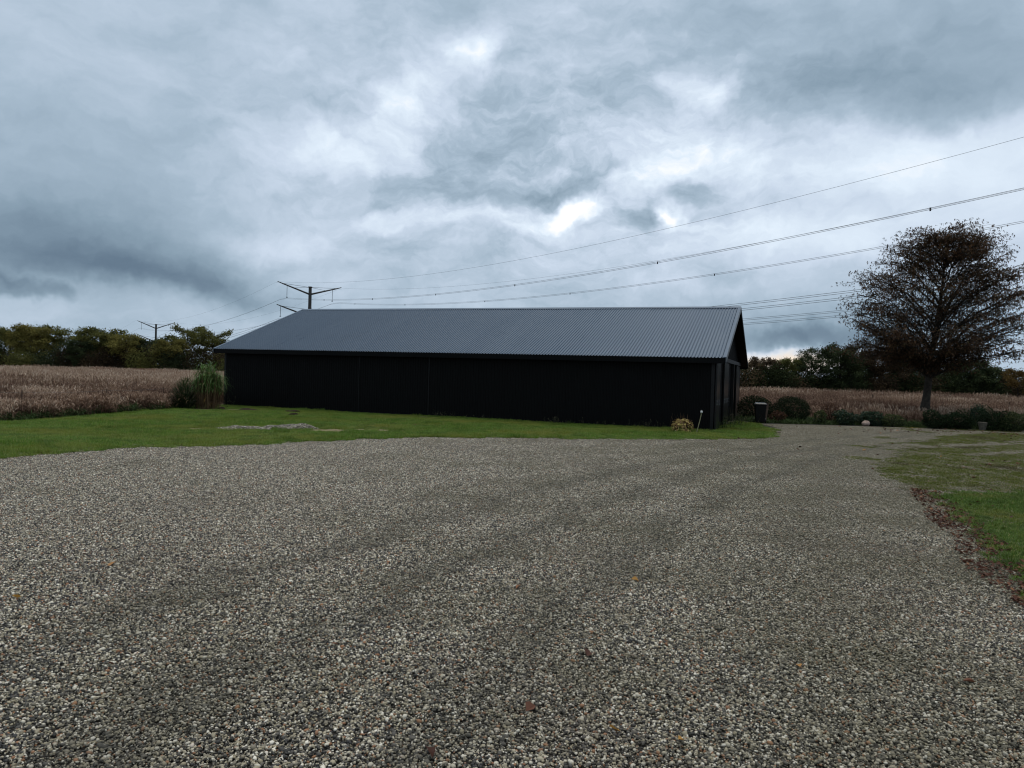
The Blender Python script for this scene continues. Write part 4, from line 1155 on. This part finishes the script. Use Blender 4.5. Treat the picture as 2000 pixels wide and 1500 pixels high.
MT['mixedleaf'] = vmat('border_leaf', [(0.0, (0.014, 0.022, 0.008)), (0.5, (0.04, 0.06, 0.018)), (0.85, (0.09, 0.10, 0.03)), (1.0, (0.20, 0.17, 0.06))], 0.6, 0.2, 0.2)
MT['rustleaf'] = vmat('rust_leaf', [(0.0, (0.03, 0.014, 0.010)), (0.6, (0.085, 0.04, 0.025)), (1.0, (0.16, 0.085, 0.04))], 0.7, 0.15, 0.2)
bush('box_bush', 'rounded dark bush directly behind the wheelie bin', 'bush', 1484, 822, 0.92, 0.9, 1.30, 'box', 9000, 0.06, 0.6, 31, 0.07)
bush('box_bush', 'large round clipped dark green bush right of the bin', 'bush', 1557, 826, 0.98, 0.95, 1.32, 'box', 10000, 0.06, 0.6, 32, 0.06)
bush('low_shrub', 'low dark shrub with pale flowers between two round bushes', 'shrub', 1524, 826, 0.45, 0.4, 0.62, 'rustleaf', 900, 0.09, 0.5, 33)
bush('border_plant', 'yellow-green leafy plant right of the large round bush', 'plant', 1606, 829, 0.36, 0.35, 0.75, 'mixedleaf', 700, 0.10, 0.45, 34)
bush('border_plant', 'rusty brown twiggy plant left of the laurel shrubs', 'plant', 1628, 828, 0.55, 0.5, 1.05, 'rustleaf', 1400, 0.09, 0.4, 35)
bush('laurel_shrub', 'low glossy green shrub left of the pink boulder', 'shrub', 1657, 831, 0.50, 0.5, 0.74, 'laurel', 1500, 0.13, 0.42, 36, 0.30, None, 0.2)
bush('laurel_shrub', 'spreading glossy green shrub just right of the pink boulder', 'shrub', 1712, 833, 0.66, 0.55, 0.72, 'laurel', 2000, 0.13, 0.42, 37, 0.30, None, 0.2)
bush('laurel_shrub', 'low green shrub left of the chestnut trunk', 'shrub', 1752, 835, 0.62, 0.5, 0.66, 'mixedleaf', 1700, 0.09, 0.4, 38, 0.15)
bush('hedge_shrub', 'dark low shrub just right of the chestnut trunk', 'shrub', 1838, 839, 0.68, 0.6, 0.80, 'box', 3600, 0.08, 0.5, 39, 0.34)
bush('hedge_shrub', 'dark spreading shrub left of the grey stump', 'shrub', 1884, 840, 0.78, 0.6, 0.86, 'box', 4200, 0.08, 0.5, 40, 0.34)
bush('hedge_shrub', 'upright dark shrub behind the grey stump', 'shrub', 1921, 837, 0.45, 0.45, 1.20, 'laurel', 2400, 0.09, 0.5, 41, 0.2)
bush('hedge_shrub', 'dark green shrub right of the grey stump', 'shrub', 1954, 843, 0.70, 0.6, 0.98, 'box', 4200, 0.08, 0.5, 42, 0.36)
bush('hedge_shrub', 'dark green shrub at the right edge of the picture', 'shrub', 1997, 845, 0.75, 0.6, 1.02, 'mixedleaf', 3600, 0.08, 0.5, 43, 0.36)
# thin weeds filling the border bed
srcb = [reedtile(0.6, 26, 0.12, 0.5, 'weedgreen', False), reedtile(0.6, 22, 0.2, 0.75, 'weedbrown', True), reedtile(0.6, 22, 0.3, 0.9, 'reed', True), reedtile(0.6, 34, 0.08, 0.28, 'weedgreen', False)]
n = 1300
x = R.uniform(12.2, 34, n); y = 37.2 + np.abs(R.normal(0, 2.2, n)) + 0.0 * x
scatter('border_weeds', np.stack([x, y, np.full(n, -.03)], 1), np.stack([np.zeros(n), np.zeros(n), R.uniform(0, 6.28, n)], 1), np.stack([np.ones(n), np.ones(n), R.uniform(.6, 1.5, n)], 1),
        np.where((y < 38) | (x < 16.6), np.where((R.random(n) < .6) | (x < 16.6), 3, 0), np.where(y < 39.2, R.integers(0, 2, n), R.integers(0, 3, n))), srcb, 'weeds and grasses of the border bed in front of the field')

# boulder, stump, stakes
def blobmesh(rx, ry, rz, seed, amp, m, nu=14, nv=9):
    rng = np.random.default_rng(seed); v, f = [], []
    k1, k2 = rng.normal(0, 2.2, (3, 5)), rng.uniform(0, 6, 5)
    for j in range(nv + 1):
        p = PI * j / nv
        for i in range(nu):
            a = 2 * PI * i / nu
            d = np.array([math.sin(p) * math.cos(a), math.sin(p) * math.sin(a), math.cos(p)])
            s = 1 + amp * np.sin(d @ k1 + k2).sum() / 2.5
            v.append(tuple(d * s * np.array([rx, ry, rz])))
    for j in range(nv):
        for i in range(nu):
            a, b = j * nu + i, j * nu + (i + 1) % nu
            f.append((a, a + nu, b + nu, b))
    return mesh('blob', v, f, m, smooth=True)
bx2, by2 = gnd(1691, 831)
tag(obj('boulder', blobmesh(0.20, 0.16, 0.15, 3, 0.26, 'stone'), None, (bx2 - 0.25, by2 - 0.55, 0.12)), 'pale pink boulder at the front of the border bed', 'boulder')
sx_, sy_ = gnd(1919, 841)
st = thing('stump', 'grey flat-topped stump standing before the dark shrubs', 'stump', (sx_, sy_, 0), 0.3)
rng = np.random.default_rng(4)
mb = MB(); prof = [(0.13, -0.05), (0.14, 0.08), (0.165, 0.2), (0.195, 0.32), (0.205, 0.40), (0.17, 0.415)]
mb.lathe(prof, 14)
mb.v = [(x_ * (1 + .10 * math.sin(3 * math.atan2(y_, x_) + z_ * 3)), y_ * (1 + .1 * math.cos(5 * math.atan2(y_, x_))), z_) for x_, y_, z_ in mb.v]
mb.build('wood_block', 'greywood', st)
for (px, py, top_, lab) in ((1970, 818, 785, 'thin dark fence stake in the reeds at right'), (1703, 806, 770, 'thin bare sapling stake in the reeds left of the chestnut')):
    x_, y_ = gnd(px, py)
    hh_ = (py - top_) / F * y_
    t = thing('fence_stake', lab, 'stake', (x_, y_, 0), 0)
    MB().tube([(0, 0, -0.1), (0.01, 0, hh_ * .6), (0.02, 0.01, hh_)], [0.045, 0.042, 0.038], 6).build('shaft', 'wood', t)

# wire fence at the field edge
fn = thing('wire_fence', 'thin two-wire fence at the edge of the field at left', 'fence', (-17.4, 26.0, 0), 0)
fpt = [(-12.0, -6.0), (-6.0, -2.6), (-0.4, 0.8), (0.35, 5.0), (0.6, 9.6)]
for a, b in fpt:
    MB().tube([(a, b, -0.1), (a, b, 1.0)], 0.022, 5).build('stake', 'wood', fn)
for z in (0.52, 0.92):
    pts = []
    for (a, b), (c, d) in zip(fpt[:-1], fpt[1:]):
        for k in range(4):
            s = k / 4; pts.append((a + (c - a) * s, b + (d - b) * s, z - 0.04 * math.sin(PI * s)))
    pts.append((*fpt[-1], z))
    MB().tube(pts, 0.003, 4).build('wire', 'steelgrey', fn)

# ------------------------------------------------------------------ lawn details
# gravel heap
rng = np.random.default_rng(12)
def heap_h(u, w):
    s = np.clip(1 - (w / (0.55 + 0.12 * np.sin(u * 3))) ** 2, 0, 1) * np.clip(1 - (u / 1.75) ** 4, 0, 1)
    return s * (0.07 + 0.14 * np.exp(-((u - 1.15) / 0.5) ** 2) + 0.022 * np.sin(u * 5) + 0.02 * np.sin(u * 11 + w * 7) + 0.015 * np.sin(w * 15 - u * 6))
hp = thing('gravel_heap', 'low grey gravel heap lying in the lawn at left', 'gravel heap', (HEAP[0], HEAP[1], 0), 0.36)
us, ws_ = np.meshgrid(np.linspace(-1.8, 1.8, 46), np.linspace(-0.75, 0.75, 20))
v = np.stack([us.ravel(), ws_.ravel(), heap_h(us, ws_).ravel() + 0.005], 1)
i, j = np.meshgrid(np.arange(45), np.arange(19)); a = (j * 46 + i).ravel()
obj('mound', mesh('mound', v, np.stack([a, a + 1, a + 47, a + 46], 1), 'gravel_base', smooth=True), hp)
n = 6500
u = rng.uniform(-1.75, 1.75, n); w = rng.uniform(-0.62, 0.62, n); h = heap_h(u, w)
ok = h > 0.006
c = np.stack([u, w, h + 0.008], 1)[ok]
v, f, a = pebbles(c, rng.uniform(0.009, 0.02, len(c)))
a = 0.12 + 0.8 * a
tag(obj('stones', mesh('stones', v, f, 'pebble', a, smooth=True), hp), None, None, kind='stuff')
# bare sandy patches
for k, (cx, cy, a, b, t) in enumerate(BARE):
    if k in (1,):
        continue
    v = [(cx, cy, float(hz(cx, cy)) + 0.022)]; f = []
    for q in range(28):
        an = 2 * PI * q / 28; s = 0.85 + 0.3 * random.random()
        u_, w_ = a * s * math.cos(an), b * s * math.sin(an)
        xx, yy = cx + u_ * math.cos(t) - w_ * math.sin(t), cy + u_ * math.sin(t) + w_ * math.cos(t)
        v.append((xx, yy, float(hz(xx, yy)) + 0.016)); f.append((0, 1 + q, 1 + (q + 1) % 28))
    tag(obj('sand_patch', mesh('sand_patch', v, f, 'sand')), 'bare sandy patch in the lawn', None, kind='structure')
# molehills
MH = [(246, 798, 0.28, 'dark molehill at the far edge of the lawn at left'), (251, 803, 0.16, 'small molehill just before the larger one at left'), (487, 802, 0.32, 'long dark molehill near the barn wall at left'), (433, 800, 0.13, 'tiny dark molehill close to the barn corner'), (570, 806, 0.26, 'dark soil mound near the barn, right of the long molehill'), (570, 813, 0.15, 'small dark soil mound behind the gravel heap')]
for k, (a, b, r_, lab) in enumerate(MH):
    x_, y_ = gnd(a, b)
    tag(obj('molehill', blobmesh(r_ * 1.4, r_ * 0.8, 0.10, 50 + k, 0.3, 'soil'), None, (x_, y_, float(hz(x_, y_)) + 0.03)), lab, 'molehill', 'molehills in the lawn')

# weeds along the barn wall
MT['wallweed'] = vmat('wall_weed', [(0.0, (0.012, 0.014, 0.008)), (0.5, (0.035, 0.04, 0.02)), (1.0, (0.11, 0.09, 0.055))], 0.7, 0.2, 0.2)
def weed(px, py, h, n, lab, m='wallweed', wdt=0.25):
    x_, y_ = gnd(px, py)
    t = thing('weed', lab, 'weed', (x_, y_, 0), 0, 'weeds along the barn wall')
    rng = np.random.default_rng(int(px))
    b = np.stack([rng.normal(0, wdt, n), rng.normal(0, .05, n), np.zeros(n)], 1)
    az_, el_ = rng.uniform(0, 6.28, n), rng.uniform(1.0, 1.5, n); hh_ = h * rng.uniform(.4, 1.0, n)
    s_ = ribbons(b, az_, el_, .3, hh_, .008, 3, rng.uniform(.3, .9, n), .5)
    obj('stalks', mesh('stalks', s_[0], s_[1], m, s_[2]), t)
    k = n * 7; ii = rng.integers(0, n, k); tt = rng.random(k)
    c = b[ii] + np.stack([np.cos(el_[ii]) * np.cos(az_[ii]), np.cos(el_[ii]) * np.sin(az_[ii]), np.sin(el_[ii])], 1) * (hh_[ii] * tt)[:, None]
    l_ = leaves(c + rng.normal(0, .02, (k, 3)), rng.uniform(.03, .08, k), .5, rng.random(k), 0, rng)
    obj('leaves', mesh('leaves', l_[0], l_[1], m, l_[2]), t)
weed(862, 816, 0.42, 26, 'dry weed tuft at the wall below the second joint strip', wdt=0.4)
weed(935, 820, 0.28, 12, 'small weed at the wall left of the middle', wdt=0.3)
weed(1085, 827, 0.42, 16, 'tall thin weed stalks at the wall right of the middle', wdt=0.3)
weed(1122, 829, 0.36, 20, 'leafy grey weed at the wall, third from the yellow plant', wdt=0.4)
weed(1180, 832, 0.30, 14, 'low weed at the wall, second from the yellow plant', wdt=0.35)
weed(1262, 837, 0.40, 26, 'grey-green weed at the wall just left of the yellow plant', wdt=0.4)
weed(1405, 838, 0.60, 60, 'dark green weeds growing at the barn corner', 'weedgreen', 0.3)
weed(1428, 832, 0.95, 70, 'tall dark leafy weeds before the barn gable', 'wallweed', 0.4)
weed(1446, 826, 0.45, 50, 'low green weeds at the far end of the gable', 'weedgreen', 0.5)
weed(455, 797, 0.9, 7, 'thin weed stalks at the left end of the barn wall', wdt=0.35)

# ------------------------------------------------------------------ fallen leaves
MT['litter'] = vmat('fallen_leaf', [(0.0, (0.036, 0.016, 0.011)), (0.4, (0.10, 0.042, 0.027)), (0.75, (0.19, 0.085, 0.05)), (0.93, (0.32, 0.16, 0.085)), (1.0, (0.55, 0.30, 0.06))], 0.7, 0.2, 0.15)
def litter(x, y, z, s):
    n = len(x)
    c = np.stack([x, y, z], 1)
    a = R.uniform(0, 6.28, n); d = np.stack([np.cos(a), np.sin(a), R.normal(0, .25, n)], 1)
    e = np.stack([-np.sin(a), np.cos(a), R.normal(0, .35, n)], 1)
    g = np.array([0, 0, 1.0])[None] * (s * R.uniform(0.1, 0.3, n))[:, None]
    s = s[:, None]
    p0, p1, p2 = c - d * s * .5, c, c + d * s * .5
    l1, l2 = c - d * s * .12 + e * s * .32 + g, c + d * s * .2 + e * s * .24 + g
    r1, r2 = c - d * s * .12 - e * s * .32 + g, c + d * s * .2 - e * s * .24 + g
    v = np.stack([p0, l1, l2, p2, r2, r1, p1], 1).reshape(-1, 3)
    f = (np.arange(n) * 7)[:, None, None] + np.array([[0, 6, 1, 1], [1, 6, 2, 2], [2, 6, 3, 3], [3, 6, 4, 4], [4, 6, 5, 5], [5, 6, 0, 0]])[None][:, :, :3]
    return v, f.reshape(-1, 3), np.repeat(np.clip(R.beta(1.5, 2.2, n), 0, 1), 7)
x = R.uniform(4, 9, 34000); y = R.uniform(3.8, 15.2, 34000)
wob = 0.5 * (vnoise(x, y, 0.6, 31) - 0.5)
ok = inpoly(x + wob, y + wob, LITTER) & (R.random(len(x)) < 0.12 + 0.8 * vnoise(x, y, 0.5, 33))
x, y = x[ok], y[ok]
L1 = litter(x, y, hz(x, y) + 0.018 + R.random(len(x)) * 0.03, R.uniform(0.028, 0.066, len(x)))
xs = R.uniform(8, 33, 5200); ys = R.uniform(14, 37, 5200)                     # blown leaves on moss and under the chestnut
pr = 0.03 + 0.9 * np.exp(-((xs - 20.5) / 4.5) ** 2 - ((ys - 33.6) / 1.7) ** 2) + 0.55 * np.exp(-((xs - 13.5) / 2.3) ** 2 - ((ys - 19.3) / 1.5) ** 2) * (vnoise(xs, ys, 1.0, 35) > .35)
ok = R.random(5200) < pr
L2 = litter(xs[ok], ys[ok], hz(xs[ok], ys[ok]) + 0.035, R.uniform(0.06, 0.12, ok.sum()))
xs = R.uniform(-10, 9, 330); ys = R.uniform(3, 24, 330); ok = ~inpoly(xs, ys, LAWN)
xl = R.uniform(-14, 12, 420); yl = R.uniform(14, 30, 420); okl = inpoly(xl, yl, LAWN)
L4 = litter(xl[okl], yl[okl], hz(xl[okl], yl[okl]) + 0.06, R.uniform(0.03, 0.06, okl.sum()))
xr = R.uniform(5.5, 14, 160); yr = R.uniform(5, 15, 160); okr = inpoly(xr, yr, LAWN2)
L5 = litter(xr[okr], yr[okr], hz(xr[okr], yr[okr]) + 0.055, R.uniform(0.04, 0.08, okr.sum()))
L3 = litter(xs[ok], ys[ok], hz(xs[ok], ys[ok]) + 0.016, R.uniform(0.02, 0.045, ok.sum()))
q = join([L1, L2, L3, L4, L5])
tag(obj('leaf_litter', mesh('leaf_litter', q[0], q[1], 'litter', q[2])), 'brown fallen leaves drifted along the lawn edge and drive', None, kind='stuff')
# the leaves one can pick out on the gravel
FL = [(1200, 1432, 0.085, 0.985, 0.3, 'bright orange fallen leaf on the gravel near the bottom'), (1036, 1391, 0.10, 0.55, 0.7, 'curled brown leaf with long stem on the gravel'), (1148, 1281, 0.085, 0.25, 0.2, 'dark red-brown curled leaf on the gravel right of centre'),
      (952, 1272, 0.06, 0.93, 0.1, 'small pinkish leaf left of the dark curled leaf'), (218, 1106, 0.11, 0.95, 0.0, 'pale orange leaf on the gravel at far left'), (1012, 1150, 0.08, 0.9, 0.1, 'small red-brown leaf in the middle of the gravel'),
      (1240, 1135, 0.08, 0.97, 0.9, 'tan leaf on the gravel below the barn corner'), (1560, 1305, 0.07, 0.96, 0.4, 'yellow-brown leaf on the gravel at lower right'), (1893, 1336, 0.08, 0.7, 0.2, 'reddish leaf on the gravel near the right edge'),
      (840, 1478, 0.10, 0.22, 0.6, 'dark brown leaf at the bottom edge of the picture'), (510, 1430, 0.06, 0.93, 1.2, 'small reddish leaf at lower left of the gravel'), (1330, 1454, 0.05, 0.98, 0.8, 'tiny yellow leaf right of the bright orange leaf'),
      (655, 1262, 0.06, 0.8, 0.5, 'small dull red leaf on the gravel left of centre'), (33, 1170, 0.08, 0.99, 0.3, 'yellowish leaf on the gravel at the left edge')]
for k, (a, b, s, cv_, ro, lab) in enumerate(FL):
    x_, y_ = gnd(a, b)
    v, f, at_ = litter(np.array([0.0]), np.array([0.0]), np.array([0.0]), np.array([s]))
    at_[:] = cv_
    if k in (1, 0):
        mbx = MB().tube([(-s * .5, 0, 0.004), (-s * 1.1, s * .12, 0.006), (-s * 1.5, s * .05, 0.012)], [.0025, .002, .0015], 5)
    o = tag(obj('fallen_leaf', mesh('fallen_leaf', v, f, 'litter', at_), None, (x_, y_, float(hz(x_, y_)) + 0.021), (0, 0, ro)), lab, 'leaf', 'single leaves lying on the gravel')
    if k == 1:
        mbx.build('stem', 'misc_dry', o)
